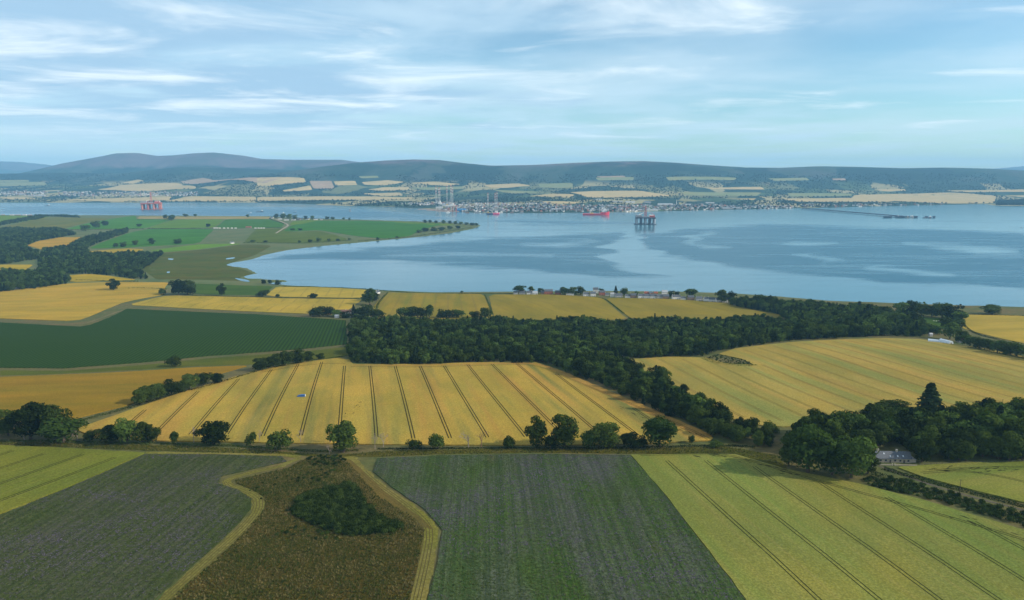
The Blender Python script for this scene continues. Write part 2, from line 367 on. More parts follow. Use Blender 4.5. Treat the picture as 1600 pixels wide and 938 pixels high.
# ------------------------------------------------------------------ land and water
def build_terrain():
    nv, nu = GX.shape
    me = bpy.data.meshes.new('terrain')
    co = np.stack([GX, GY, GZ], 2).reshape(-1, 3)
    j, i = np.meshgrid(np.arange(nv - 1), np.arange(nu - 1), indexing='ij'); a = (j * nu + i).ravel()
    f = np.stack([a, a + 1, a + nu + 1, a + nu], 1)
    me.vertices.add(len(co)); me.vertices.foreach_set('co', co.astype(np.float32).ravel())
    me.loops.add(f.size); me.loops.foreach_set('vertex_index', f.astype(np.int32).ravel())
    me.polygons.add(len(f)); me.polygons.foreach_set('loop_start', np.arange(0, f.size, 4, dtype=np.int32))
    me.polygons.foreach_set('use_smooth', np.ones(len(f), bool))
    me.materials.append(terrain_material()); me.update(calc_edges=True)
    tag(link('ground', me), 'rolling farmland falling to the firth and hills beyond it', kind='structure')
build_terrain()

RIPPLED = [  # wind-ruffled water (the rest lies slick), outlined in the photograph
    [(405, 405), (470, 396), (600, 384), (760, 374), (900, 366), (985, 362), (985, 372), (945, 386), (962, 392), (972, 397), (945, 402), (960, 410), (985, 420), (1032, 430), (985, 433), (920, 431), (850, 422), (760, 417), (640, 411), (560, 410), (480, 408)],
    [(1000, 376), (1010, 368), (1075, 357), (1200, 351), (1400, 356), (1620, 366), (1620, 452), (1500, 448), (1420, 447), (1330, 432), (1260, 425), (1130, 415), (1060, 404), (1028, 390)],
    [(760, 343), (900, 346), (1000, 348), (900, 352), (820, 350)],
    [(0, 322), (560, 326), (700, 341), (560, 341), (0, 334)],
]
SLICK = [[(1062, 374), (1085, 365), (1110, 362), (1095, 370), (1085, 378), (1120, 384), (1090, 386)], [(1268, 402), (1300, 400), (1325, 408), (1300, 411)],
         [(1370, 415), (1420, 420), (1480, 430), (1470, 434), (1420, 428), (1380, 420)], [(1420, 379), (1500, 381), (1590, 394), (1540, 397), (1480, 388)],
         [(1230, 379), (1290, 380), (1250, 383)], [(600, 402), (700, 398), (860, 399), (700, 403)], [(820, 381), (930, 376), (880, 384)]]
def build_water():
    v = np.arange(math.log(1100 + Y0), math.log(8000 + Y0), 0.0052); u = np.linspace(-UMAX, UMAX, 620)
    E_ = np.exp(v); X = u[None] * E_[:, None]; Y = np.repeat((E_ - Y0)[:, None], len(u), 1); x, y = X.ravel(), Y.ravel()
    wx = x + sines(x, y, 71, 420, 34) + sines(x, y, 72, 130, 12); wy = y + sines(x, y, 73, 600, 40) + sines(x, y, 74, 160, 12)
    px, py = project(wx, wy, 0.0)
    rip = np.zeros(len(x))
    for p in RIPPLED: rip = np.maximum(rip, np.clip(sdist(np.array(p), px, py * 1.0) / 6.0 + 0.5, 0, 1))
    for p in SLICK: rip = np.minimum(rip, 1 - 0.7 * np.clip(sdist(np.array(p), px, py) / 8.0 + 0.6, 0, 1))
    nv, nu = X.shape
    j, i = np.meshgrid(np.arange(nv - 1), np.arange(nu - 1), indexing='ij'); a = (j * nu + i).ravel(); f = np.stack([a, a + 1, a + nu + 1, a + nu], 1)
    me = bpy.data.meshes.new('water')
    me.vertices.add(len(x)); me.vertices.foreach_set('co', np.stack([x, y, np.zeros(len(x))], 1).astype(np.float32).ravel())
    me.loops.add(f.size); me.loops.foreach_set('vertex_index', f.astype(np.int32).ravel())
    me.polygons.add(len(f)); me.polygons.foreach_set('loop_start', np.arange(0, f.size, 4, dtype=np.int32)); me.update(calc_edges=True)
    at = me.attributes.new('ripple', 'FLOAT', 'POINT'); at.data.foreach_set('value', rip.astype(np.float32))
    t = NT('firth_water'); A = t.n.new('ShaderNodeAttribute'); A.attribute_name = 'ripple'
    P = t.pos(); st = t.noise(t.mapping(P, 0.12, (0.0012, 0.006, 1)), 1.0, 6, 0.65, 0.8)
    st2 = t.noise(t.mapping(P, -0.05, (0.004, 0.02, 1)), 1.0, 6, 0.7, 0.4)
    r = t.math('ADD', t.math('MULTIPLY_ADD', A.outputs['Fac'], 0.75, 0.12), t.math('MULTIPLY', t.math('SUBTRACT', t.math('ADD', st, st2), 1.0), 1.25))
    r = t.range(r, 0.0, 1.0)
    t.color(t.mix(r, (0.045, 0.135, 0.175), (0.004, 0.075, 0.125))); t.b.inputs['IOR'].default_value = 1.333; t.L(t.math('MULTIPLY_ADD', r, -0.55, 0.82), t.b.inputs['Specular IOR Level'])
    t.L(t.math('MULTIPLY_ADD', r, 0.17, 0.13), t.b.inputs['Roughness'])
    wv = t.noise(t.mapping(P, 0.3, (0.5, 1.0, 1)), 0.11, 5, 0.65)
    q = t.n.new('ShaderNodeBump'); q.inputs['Distance'].default_value = 1.4; t.L(wv, q.inputs['Height']); t.L(t.math('MULTIPLY_ADD', r, 0.16, 0.008), q.inputs['Strength'])
    t.L(q.outputs[0], t.b.inputs['Normal'])
    me.materials.append(t.m)
    tag(link('water', me), 'wide calm firth with slick and wind ruffled patches', kind='structure')
build_water()

SHEETS = [0]
def wpoly(px): return ground(px)[:, :2]
def chaikin(p, n=1, closed=True, k=0.22):
    p = np.asarray(p, float)
    for _ in range(n):
        q = np.roll(p, -1, 0) if closed else p[1:]
        b = p if closed else p[:-1]
        r = np.empty((len(b) * 2, p.shape[1])); r[0::2] = b * (1 - k) + q * k; r[1::2] = b * k + q * (1 - k)
        p = r if closed else np.vstack([p[:1], r, p[-1:]])
    return p
def conform(name, poly, mat, off, cut, skirt=True):
    bm = bmesh.new(); vs_ = [bm.verts.new((x, y, 0)) for x, y in poly]
    try: bm.faces.new(vs_)
    except ValueError: bm.free(); return None
    bmesh.ops.triangulate(bm, faces=bm.faces[:])
    lo, hi = poly.min(0), poly.max(0)
    for ax in (0, 1):
        k = math.floor(lo[ax] / cut) * cut + cut
        while k < hi[ax]:
            no = [0, 0, 0]; no[ax] = 1; co = [0, 0, 0]; co[ax] = k
            bmesh.ops.bisect_plane(bm, geom=bm.verts[:] + bm.edges[:] + bm.faces[:], plane_co=co, plane_no=no, dist=0.0005)
            k += cut
    bmesh.ops.recalc_face_normals(bm, faces=bm.faces[:])
    bm.faces.ensure_lookup_table()
    if sum(f.normal.z for f in bm.faces) < 0: bmesh.ops.reverse_faces(bm, faces=bm.faces[:])
    bm.verts.ensure_lookup_table(); xy = np.array([v.co[:2] for v in bm.verts]); z = Z(xy[:, 0], xy[:, 1]) + off
    for v, q in zip(bm.verts, z): v.co.z = q
    if skirt:
        be = [e for e in bm.edges if e.is_boundary]
        ret = bmesh.ops.extrude_edge_only(bm, edges=be)
        for v in [g for g in ret['geom'] if isinstance(g, bmesh.types.BMVert)]: v.co.z -= off + 0.6
    me = bpy.data.meshes.new(name); bm.to_mesh(me); bm.free(); me.materials.append(mat); return me
POLYS = {}
def ragged(w, d, seed):
    r = np.random.default_rng(seed); out = []; st = max(7, d / 55); am = min(0.9, max(0.35, d / 1100))
    for i in range(len(w)):
        a, b = w[i], w[(i + 1) % len(w)]; n = max(1, int(np.hypot(*(b - a)) / st)); out.append(a)
        for k in range(1, n): out.append(a + (b - a) * k / n + r.normal(size=2) * am * 0.5)
    return np.array(out)
def field(key, px, mat, label, name='field', off=0.6, cut=None, smooth=1, parent=None):
    w = wpoly(px)
    if smooth: w = chaikin(w, smooth, True, 0.22 if smooth > 1 else 0.08)
    d = np.median(w[:, 1]); cut = cut or max(14, d / 45)
    w = ragged(w, d, len(key))
    SHEETS[0] += 1
    me = conform(name, w, mat, off + (SHEETS[0] % 9) * 0.017, cut)
    if me is None: return None
    o = link(name, me, parent)
    if parent is None: tag(o, label, kind='structure')
    POLYS[key] = w; o['off'] = off + (SHEETS[0] % 9) * 0.017
    return o
def strip_quads(pts, width, off, step=9.0, rag=0.0):
    """ribbon on the ground along world points"""
    p = np.asarray(pts, float); seg = np.r_[0, np.cumsum(np.hypot(*np.diff(p, axis=0).T))]
    if seg[-1] < 2: return None
    s = np.linspace(0, seg[-1], max(2, int(seg[-1] / step) + 1)); q = np.stack([np.interp(s, seg, p[:, k]) for k in (0, 1)], 1)
    t = np.gradient(q, axis=0); t /= np.linalg.norm(t, axis=1)[:, None] + 1e-9; nrm = np.stack([-t[:, 1], t[:, 0]], 1)
    w = width if np.isscalar(width) else np.interp(s / seg[-1], np.linspace(0, 1, len(width)), width)[:, None]
    rr = np.random.default_rng(len(s)); l, r = q + nrm * (w / 2 + rag * rr.normal(size=(len(s), 1))), q - nrm * (w / 2 + rag * rr.normal(size=(len(s), 1)))
    L3 = np.c_[l, Z(l[:, 0], l[:, 1]) + off]; R3 = np.c_[r, Z(r[:, 0], r[:, 1]) + off]
    return np.stack([R3[:-1], R3[1:], L3[1:], L3[:-1]], 1)
M_TRACK = crop('flattened_shaded_tramline', (0.040, 0.028, 0.005), (0.034, 0.030, 0.006), (0.03, 0.020, 0.004), bump=0.2)  # soil and green tones, darkened to stand for shade inside the wheel gaps
M_TRACKD = crop('dark_tramline', (0.018, 0.020, 0.004), (0.022, 0.022, 0.005), (0.018, 0.014, 0.004), bump=0.2)  # darker tramline tone, gap shade painted into the soil colour
M_TRACKS = crop('faint_tramline', (0.175, 0.125, 0.030), (0.160, 0.128, 0.030), (0.13, 0.10, 0.026), bump=0.2)
def one_tramline(parent, pts, off, mat, gauge=2.1, width=0.62):
    p = np.asarray(pts, float); t = np.gradient(p, axis=0); t /= np.linalg.norm(t, axis=1)[:, None] + 1e-9; nrm = np.stack([-t[:, 1], t[:, 0]], 1)
    qs = [strip_quads(p + nrm * s * gauge / 2, width, off) for s in (-1, 1)]
    qs = [q for q in qs if q is not None]
    if qs: link('tramline', quads_mesh('tramline', np.concatenate(qs), [mat]), parent)
def row_angle(pa, pb):
    g = ground([pa, pb]); return math.atan2(g[1, 1] - g[0, 1], g[1, 0] - g[0, 0])
def tramlines(o, key, pa, pb, spacing, mat, headland=12.0, width=0.62, first=0.0):
    if o is None: return
    poly = POLYS[key]; g = ground([pa, pb])[:, :2]; d = (g[1] - g[0]) / np.linalg.norm(g[1] - g[0]); n = np.array([-d[1], d[0]])
    a = (poly - g[0]) @ n; t = (poly - g[0]) @ d
    k = math.ceil((a.min()) / spacing)
    while k * spacing < a.max():
        s = np.arange(t.min(), t.max(), 5.0); pts = g[0] + n * (k * spacing + first) + s[:, None] * d
        wob = np.sin(s / 130 + k) * 0.8; pts = pts + n * wob[:, None]
        ok = sdist(poly, pts[:, 0], pts[:, 1]) > headland
        idx = np.flatnonzero(ok)
        if len(idx) > 5:
            for run in np.split(idx, np.flatnonzero(np.diff(idx) > 1) + 1):
                if len(run) > 5: one_tramline(o, pts[run], o['off'] + 0.05, mat, width=width)
        k += 1
def headland_line(o, px, mat, width=0.62):
    if o is None: return
    one_tramline(o, chaikin(ground(px)[:, :2], 2, False), o['off'] + 0.07, mat, width=width)

GOLD, GOLD2, GOLDR = (0.355, 0.240, 0.042), (0.305, 0.232, 0.042), (0.355, 0.195, 0.044)
# --- nearest fields
a14 = row_angle((1200, 746.6), (1463, 938))
f = field('F14', [(985, 712), (1100, 711), (1150, 712), (1230, 735), (1340, 757), (1450, 785), (1600, 830), (1900, 920), (1900, 1150), (1300, 1150), (1165, 938), (1090, 840), (1040, 775)],
          crop('green_ripening_barley', (0.206, 0.190, 0.037), (0.167, 0.179, 0.041), (0.233, 0.201, 0.058), a14, greenpatch=(0.136, 0.179, 0.036), rowamt=0.5), 'pale green ripening barley field with dark tramlines at lower right', 'barley_field', off=0.75, smooth=0)
tramlines(f, 'F14', (1200, 746.6), (1463, 938), 24.5, M_TRACKD, 8, 0.5)
headland_line(f, [(1000, 713), (1040, 712), (1110, 711.5), (1150, 714), (1200, 730), (1290, 757), (1400, 787), (1500, 815), (1640, 858)], M_TRACKD, 0.5)
a16 = row_angle((829.6, 717), (852.6, 840))
def phacelia(name, ang, b1, b2, b3):
    t = NT(name); P = t.pos()
    n1 = t.noise(t.mapping(P, -ang, (0.010, 0.03, 1)), 1.0, 5, 0.62, 0.5); n2 = t.noise(t.mapping(P, -ang, (0.004, 0.36, 1)), 1.0, 3, 0.6)
    n3 = t.noise(P, 0.55, 6, 0.72); n4 = t.noise(t.mapping(P, -ang, (0.008, 0.022, 1), (5, 3, 0)), 1.0, 5, 0.6)
    c = t.mix(t.range(n1, 0.36, 0.66), b1, b2)
    c = t.mix(t.range(n4, 0.60, 0.74, 0, 0.75), c, b3)
    c = t.mix(t.range(n2, 0.40, 0.62, 0, 0.8), c, t.mix(1.0, c, (0.48, 0.60, 0.46), 'MULTIPLY'))
    c = t.mix(t.range(n3, 0.40, 0.66), t.mix(1.0, c, (0.68, 0.75, 0.66), 'MULTIPLY'), t.mix(1.0, c, (1.20, 1.18, 1.26), 'MULTIPLY'))
    t.color(c); t.bump(t.math('ADD', n3, t.math('MULTIPLY', n2, 0.6)), 0.8, 1.0); return t.m
f = field('F16', [(590, 717), (700, 712.5), (850, 710.5), (984, 712), (1039, 775), (1089, 840), (1164, 938), (1298, 1150), (640, 1150), (668, 938), (684, 880), (692, 830), (664, 797), (612, 762), (583, 738)],
          phacelia('blue_flowering_cover_crop', a16, (0.054, 0.090, 0.018), (0.082, 0.088, 0.066), (0.103, 0.077, 0.018)), 'blue violet flowering cover crop field at lower centre', 'flowering_field', off=0.5, smooth=0)
a17 = row_angle((200, 860), (330, 760))
f = field('F17', [(-420, 985), (-200, 890), (0, 806), (100, 766), (160, 741), (228, 711), (330, 711), (440, 714), (448, 722), (398, 733), (346, 745), (341, 757), (375, 768), (392, 780), (392, 795), (376, 815), (338, 852), (240, 938), (140, 1060), (60, 1150), (-420, 1150)],
          phacelia('violet_cover_crop', a17, (0.058, 0.070, 0.018), (0.072, 0.072, 0.040), (0.096, 0.086, 0.018)), 'dull violet green cover crop field at lower left', 'flowering_field', off=0.5, smooth=0)
a18 = row_angle((0, 758), (144, 707))
f = field('F18', [(-420, 712), (0, 697), (110, 702), (226, 709), (159, 739.5), (60, 781), (0, 804), (-420, 983)],
          crop('young_green_barley', (0.143, 0.147, 0.019), (0.119, 0.139, 0.019), (0.181, 0.163, 0.043), a18, rowamt=0.5), 'striped green barley field at the left edge', 'barley_field', off=0.75, smooth=0)
tramlines(f, 'F18', (0, 758), (144, 707), 24.0, M_TRACKD, 8)
f = field('F15', [(1400, 731), (1500, 725), (1600, 723), (1800, 723), (1800, 830), (1600, 787), (1500, 762), (1440, 746)],
          crop('lodged_barley', (0.171, 0.172, 0.037), (0.136, 0.157, 0.025), (0.203, 0.166, 0.051), 0.3, greenpatch=(0.115, 0.157, 0.029)), 'small green barley field right of the cottage', 'barley_field', off=0.7)
headland_line(f, [(1440, 741), (1500, 737), (1560, 745), (1640, 765)], M_TRACKD, 0.5); headland_line(f, [(1460, 737), (1520, 733), (1600, 732), (1700, 733)], M_TRACKD, 0.5)
def lodged(o, px, n, seed, mat):
    """wind-laid patches: short ragged swathes pressed into the crop along a line"""
    if o is None: return
    r = np.random.default_rng(seed); c = ground(px)[:, :2]; sg = np.r_[0, np.cumsum(np.hypot(*np.diff(c, axis=0).T))]; Q = []
    for k in range(n):
        t = r.uniform(0, sg[-1]); p = np.array([np.interp(t, sg, c[:, 0]), np.interp(t, sg, c[:, 1])]) + r.normal(size=2) * 2.2; a = r.uniform(-0.5, 0.5) + (math.atan2(*(c[-1] - c[0])[::-1])); L = r.uniform(2, 6)
        d = np.array([math.cos(a), math.sin(a)]); q = strip_quads([p, p + d * L * 0.5 + r.normal(size=2) * 0.4, p + d * L], (0.2, r.uniform(0.5, 1.3), 0.2), o['off'] + 0.06, 1.2, 0.12)
        if q is not None: Q.append(q)
    link('lodged_crop', quads_mesh('lodged_crop', np.concatenate(Q), [mat]), o)
L14, L15 = [x for x in bpy.data.objects if x.name.startswith('barley_field') and x.parent is None][0], f
lodged(L14, [(1060, 712), (1120, 712.5), (1190, 727), (1250, 744)], 30, 1, M_TRACKD); lodged(L14, [(1480, 806), (1560, 830), (1620, 850)], 14, 2, M_TRACKD); lodged(L15, [(1455, 738), (1500, 735), (1560, 736), (1610, 739)], 34, 3, M_TRACKD)
# mown margins round the cover crops
M_MOWN = crop('mown_grass_margin', (0.171, 0.143, 0.041), (0.134, 0.133, 0.022), (0.211, 0.176, 0.066), 0.6, fine=0.6, bump=0.6)
def margin(px, width, label, off=0.12, mat=None):
    q = strip_quads(chaikin(ground(px)[:, :2], 3, False), width, off, 3.0, 0.45)
    o = link('grass_margin', quads_mesh('grass_margin', q, [mat or M_MOWN])); tag(o, label, kind='structure'); return o
margin([(228, 707.5), (330, 709), (440, 711), (470, 714)], (3.5, 4, 4.5), 'mown strip along the top of the left cover crop')
lm = margin([(468, 716), (440, 729), (400, 737), (358, 748), (352, 756), (380, 767), (404, 778), (404, 796), (388, 818), (350, 854), (252, 942), (150, 1062)], (4.5, 5, 6, 6, 6, 6.5), 'curving mown strip along the left cover crop', off=0.17)
rm = margin([(545, 713), (566, 738), (590, 760), (640, 795), (670, 822), (672, 840), (662, 880), (648, 940), (630, 1060)], (7, 8, 9, 10, 10), 'broad mown strip between rough grass and flowering crop')
M_RUT = crop('worn_rut', (0.081, 0.068, 0.021), (0.091, 0.074, 0.023), (0.063, 0.052, 0.016), bump=0.3)
for par, px, offs in ((lm, [(440, 729), (400, 737), (358, 748), (352, 756), (380, 767), (404, 778), (404, 796), (388, 818), (350, 854), (252, 942)], 0.22),
                      (rm, [(566, 738), (590, 760), (640, 795), (668, 822), (670, 840), (662, 880), (648, 940)], 0.17)):
    p = chaikin(ground(px)[:, :2], 3, False)
    for gauge in (1.6, 4.6):
        one_tramline(par, p, offs, M_RUT, gauge, 0.38)
bare = field('bare', [(525, 722), (548, 718), (600, 768), (662, 812), (676, 828), (640, 818), (585, 790)], crop('worn_brown_grass', (0.120, 0.086, 0.021), (0.102, 0.083, 0.021), (0.091, 0.063, 0.021), 0.8, bump=0.4), 'worn brown grass track beside the mown strip', 'grass_track', off=0.06)
M_MEADOW = crop('rough_dry_meadow', (0.104, 0.068, 0.012), (0.065, 0.060, 0.009), (0.117, 0.074, 0.013), 0.4, patch=0.045, fine=0.42, bump=1.0, streak=(0.25, 0.25), rowamt=0.75, greenpatch=(0.046, 0.056, 0.006))
MEADOW_PX = [(480, 716), (540, 718), (590, 775), (640, 806), (664, 826), (655, 870), (640, 938), (625, 1060), (160, 1060), (262, 940), (360, 855), (398, 815), (414, 795), (412, 776), (390, 764), (368, 755), (368, 751), (408, 741), (450, 731)]
field('meadow', MEADOW_PX, M_MEADOW, 'rough brown meadow between the two flowering fields', 'meadow', off=0.03)
M_VERGE = crop('long_verge_grass', (0.065, 0.071, 0.008), (0.092, 0.082, 0.010), (0.046, 0.055, 0.006), 0.0, patch=0.04, fine=0.7, bump=0.9)
field('verge', [(-300, 690), (0, 690), (130, 694), (300, 697), (440, 706), (520, 712), (600, 705), (760, 702), (1000, 701), (1130, 698), (1215, 712), (1230, 733), (1150, 709), (985, 709), (850, 707.5), (700, 709.5), (590, 714), (480, 713), (440, 709), (228, 704), (110, 699), (0, 694.5), (-300, 702)], M_VERGE, 'strip of long grass below the tree line', 'grass_verge', off=0.04, smooth=0)
# --- middle fields
a1 = row_angle((578, 576), (585.6, 670))
f = field('F1', [(118, 672), (200, 643), (300, 609), (400, 580), (450, 569), (530, 560), (546, 563), (552, 570), (650, 570), (760, 567), (835, 566), (870, 578), (950, 612), (1050, 656), (1120, 689), (1000, 695), (800, 697), (640, 696), (560, 695), (380, 692), (250, 690), (150, 686)],
          crop('golden_barley', GOLD, GOLD2, GOLDR, a1, streak=(0.0025, 0.06), patch=0.016, greenpatch=(0.139, 0.145, 0.040), rowamt=0.8), 'large golden barley field with paired tramlines at centre', 'barley_field', off=0.75)
tramlines(f, 'F1', (578, 576), (585.6, 670), 26.0, M_TRACK, 11, 0.78)
headland_line(f, [(410, 583), (450, 575), (500, 569), (540, 569)], M_TRACK)
headland_line(f, [(548, 574), (650, 575), (760, 572), (835, 570), (880, 589), (960, 622), (1040, 655), (1100, 684)], M_TRACK, 0.5)
lodged(f, [(960, 634), (1000, 652), (1040, 668), (1100, 684)], 30, 4, M_TRACK); lodged(f, [(540, 650), (556, 640), (565, 622)], 8, 5, M_TRACK)
q = strip_quads(chaikin(ground([(552, 571.5), (650, 572.5), (760, 569.5), (838, 568.5), (873, 581), (950, 615), (1050, 659), (1105, 685)])[:, :2], 2, False), (5, 5, 6, 9, 11, 11), f['off'] + 0.03, 6.0, 0.5)
link('headland', quads_mesh('headland', q, [crop('russet_headland', (0.30, 0.175, 0.040), (0.28, 0.18, 0.042), (0.33, 0.17, 0.05), 0.3)]), f)
f = field('F2', [(-300, 600), (0, 590), (80, 587), (180, 583), (300, 575), (388, 572), (350, 583), (290, 601), (250, 615), (200, 634), (110, 657), (60, 667), (0, 674), (-300, 690)],
          crop('russet_barley', (0.232, 0.137, 0.012), (0.211, 0.141, 0.012), (0.252, 0.125, 0.014), 0.2, rowamt=0.5, greenpatch=(0.169, 0.131, 0.012)), 'russet gold field left of the diagonal hedge', 'barley_field', off=0.7)
a3 = row_angle((538, 503), (528, 538))
def rows_mat(name, a, b, ang, period):
    t = NT(name); P = t.pos(); mp = t.mapping(P, -ang, (1, 1, 1)); sp = t.n.new('ShaderNodeSeparateXYZ'); t.L(mp, sp.inputs[0])
    s = t.math('SINE', t.math('MULTIPLY', sp.outputs[1], 6.2832 / period)); n3 = t.noise(P, 0.9, 5, 0.7); n1 = t.noise(P, 0.006, 4, 0.6)
    c = t.mix(t.range(s, -0.6, 0.5), b, a); c = t.mix(t.range(n1, 0.4, 0.65, 0, 0.4), c, t.mix(1.0, c, (0.8, 0.9, 0.75), 'MULTIPLY'))
    c = t.mix(t.range(n3, 0.35, 0.7), t.mix(1.0, c, (0.75, 0.78, 0.75), 'MULTIPLY'), c); t.color(c)
    t.bump(t.math('ADD', t.math('MULTIPLY', s, 0.5), n3), 0.6, 0.5); return t.m
field('F3', [(-300, 498), (0, 504.5), (125, 511), (142, 508), (198, 483), (300, 487.5), (400, 491.5), (480, 497), (540, 501), (543, 538), (480, 545), (330, 556), (220, 567), (100, 576), (0, 575), (-300, 572)],
      rows_mat('green_potato_rows', (0.025, 0.058, 0.004), (0.014, 0.030, 0.003), a3, 5.0), 'dark green potato field in rows left of the wood', 'potato_field', off=0.55, smooth=0)
field('strip3', [(0, 579), (100, 580), (220, 571), (330, 560), (480, 549), (545, 542), (545, 557), (450, 565), (390, 570), (300, 572), (180, 580), (80, 585), (0, 587)], crop('grazed_bank', (0.088, 0.094, 0.009), (0.071, 0.089, 0.009), (0.118, 0.094, 0.011), 0.1), 'grassy bank below the potato field', 'grass_verge', off=0.1)
margin([(-100, 577), (0, 577), (100, 578.5), (220, 569), (330, 558), (480, 547), (543, 540)], (2.5, 3, 3), 'stony strip along the near edge of the potato field', 0.3, crop('stony_margin', (0.156, 0.121, 0.061), (0.143, 0.119, 0.060), (0.176, 0.141, 0.081)))
margin([(-100, 501), (0, 502), (122, 508), (140, 504), (196, 480.5), (300, 485), (400, 489), (540, 497)], (4, 4.5, 5, 4, 4), 'bare path along the far edge of the potato field', 0.3, crop('dry_path', (0.162, 0.135, 0.068), (0.143, 0.128, 0.060), (0.102, 0.101, 0.025)))
f = field('F4', [(-300, 458), (0, 456.5), (110, 443), (180, 441), (264, 442), (258, 449), (258, 460), (192, 473), (160, 486), (125, 500), (100, 502), (0, 498), (-300, 494)],
          crop('gold_wheat', (0.365, 0.234, 0.029), (0.329, 0.231, 0.029), (0.402, 0.231, 0.035), 0.25, rowamt=0.4), 'golden wheat field with a lone tree at left', 'wheat_field', off=0.6)
f = field('F5', [(262, 462), (400, 465), (566, 468), (545, 484), (520, 492), (490, 491), (400, 487.5), (300, 482.5), (200, 477)],
          crop('pale_gold_wheat', (0.354, 0.251, 0.031), (0.320, 0.238, 0.031), (0.372, 0.243, 0.039), row_angle((530, 481), (537.5, 470))), 'pale gold field above the potato field', 'wheat_field', off=0.6)
tramlines(f, 'F5', (530, 481), (537.5, 470), 26, M_TRACKS, 8, 0.6)
f = field('F6', [(432, 448.5), (500, 449.5), (572, 453), (573, 462), (560, 466), (415, 463)], crop('straw_wheat', (0.354, 0.260, 0.034), (0.328, 0.251, 0.034), (0.363, 0.251, 0.040), 0.9), 'small straw gold field by the bay', 'wheat_field', off=0.6)
tramlines(f, 'F6', (530, 462), (535, 453), 28, M_TRACKS, 8, 0.6)
field('F7', [(302, 443.5), (345, 445), (427, 447.5), (412, 462), (304, 460)], crop('bay_pasture', (0.050, 0.092, 0.008), (0.042, 0.081, 0.007), (0.065, 0.098, 0.009)), 'green pasture by the head of the bay', 'pasture', off=0.3)
a8 = row_angle((591, 486), (610, 460))
f = field('F8', [(604, 457.5), (680, 459), (757, 460.5), (772, 498), (590, 500), (575, 492), (588, 474)], crop('gold_slope_wheat', (0.233, 0.168, 0.018), (0.207, 0.165, 0.020), (0.251, 0.168, 0.023), a8, greenpatch=(0.144, 0.147, 0.017)), 'golden field above the wood, left of the track', 'wheat_field', off=0.6)
tramlines(f, 'F8', (591, 486), (610, 460), 26, M_TRACKS, 8, 0.7)
a9 = row_angle((817.5, 460.6), (854, 474))
f = field('F9', [(763, 461), (870, 460.5), (940, 465.5), (983, 500), (774, 500)], crop('gold_village_wheat', (0.220, 0.165, 0.018), (0.201, 0.161, 0.020), (0.239, 0.168, 0.023), a9), 'golden field between the wood and the white village', 'wheat_field', off=0.6)
tramlines(f, 'F9', (817.5, 460.6), (854, 474), 26, M_TRACKS, 8, 0.7)
f = field('F10', [(945, 466), (1050, 467.5), (1130, 474), (1222, 493), (1222, 500), (990, 500)], crop('gold_shore_wheat', (0.214, 0.161, 0.018), (0.197, 0.159, 0.020), (0.226, 0.161, 0.023), a9), 'golden field tapering right below the village', 'wheat_field', off=0.6)
tramlines(f, 'F10', (817.5, 460.6), (854, 474), 26, M_TRACKS, 8, 0.7)
a11 = row_angle((1211.5, 542.6), (1440.5, 619))
f = field('F11', [(966, 563), (1050, 558), (1105, 560), (1135, 569), (1178, 571), (1160, 562), (1122, 554), (1150, 545), (1240, 535), (1380, 529), (1440, 531), (1540, 546), (1600, 558), (1800, 590), (1800, 655), (1600, 648), (1400, 650), (1225, 668), (1195, 667), (1120, 650), (1075, 616), (1020, 588)],
          crop('banded_wheat', (0.296, 0.218, 0.046), (0.260, 0.213, 0.051), (0.331, 0.213, 0.053), a11, greenpatch=(0.197, 0.210, 0.053), streak=(0.004, 0.06), rowamt=0.65), 'broad banded wheat field at right', 'wheat_field', off=0.7)
tramlines(f, 'F11', (1211.5, 542.6), (1440.5, 619), 24, M_TRACKS, 9, 0.72)
f = field('F12', [(1506, 492), (1600, 494), (1800, 502), (1800, 560), (1600, 537), (1562, 529), (1502, 513)], crop('shore_barley', (0.338, 0.238, 0.034), (0.303, 0.230, 0.034), (0.363, 0.234, 0.036), 0.15), 'pale gold field on the shore crest at right edge', 'wheat_field', off=0.6)
field('F13', [(1408, 494), (1505, 500), (1495, 516), (1450, 512)], crop('lush_paddock', (0.042, 0.084, 0.007), (0.036, 0.075, 0.006), (0.071, 0.078, 0.010)), 'small green paddock behind the polytunnels', 'pasture', off=0.3)
# --- peninsula
GRN = lambda n, a, b: crop(n, a, b, tuple(k * 1.15 for k in a), 0.3, patch=0.006)
field('G1', [(-300, 352), (0, 356), (40, 346.5), (70, 340), (110, 340), (172, 342), (130, 349.5), (98, 358), (60, 357.5), (0, 358.5), (-300, 366)], crop('hay_stripes', (0.124, 0.120, 0.013), (0.093, 0.110, 0.011), (0.156, 0.140, 0.019), 1.2, streak=(0.001, 0.02), rowamt=0.8), 'olive striped hay field on the peninsula', 'hay_field')
field('G2', [(102, 358.5), (133, 350), (178, 342), (212, 337.5), (213, 343), (268, 343.5), (228, 357), (160, 358)], GRN('clover_green', (0.056, 0.161, 0.006), (0.048, 0.145, 0.006)), 'bright green field left on the peninsula', 'pasture')
field('G2b', [(218, 338.5), (424, 339), (419, 342.3), (214, 342.5)], crop('bare_tan_stubble', (0.277, 0.217, 0.070), (0.265, 0.210, 0.070), (0.301, 0.236, 0.083)), 'thin tan stubble strip along the far side of the peninsula', 'stubble_field')
field('G4', [(231, 357), (271, 343.5), (350, 343), (334, 356)], GRN('pale_ley', (0.094, 0.170, 0.007), (0.083, 0.161, 0.007)), 'pale green ley on the peninsula', 'pasture')
field('G5', [(337, 356), (353, 343), (420, 343), (444, 350), (440, 355.5), (400, 356.5)], GRN('mid_ley', (0.046, 0.127, 0.006), (0.041, 0.119, 0.005)), 'darker green field beside the hamlet', 'pasture')
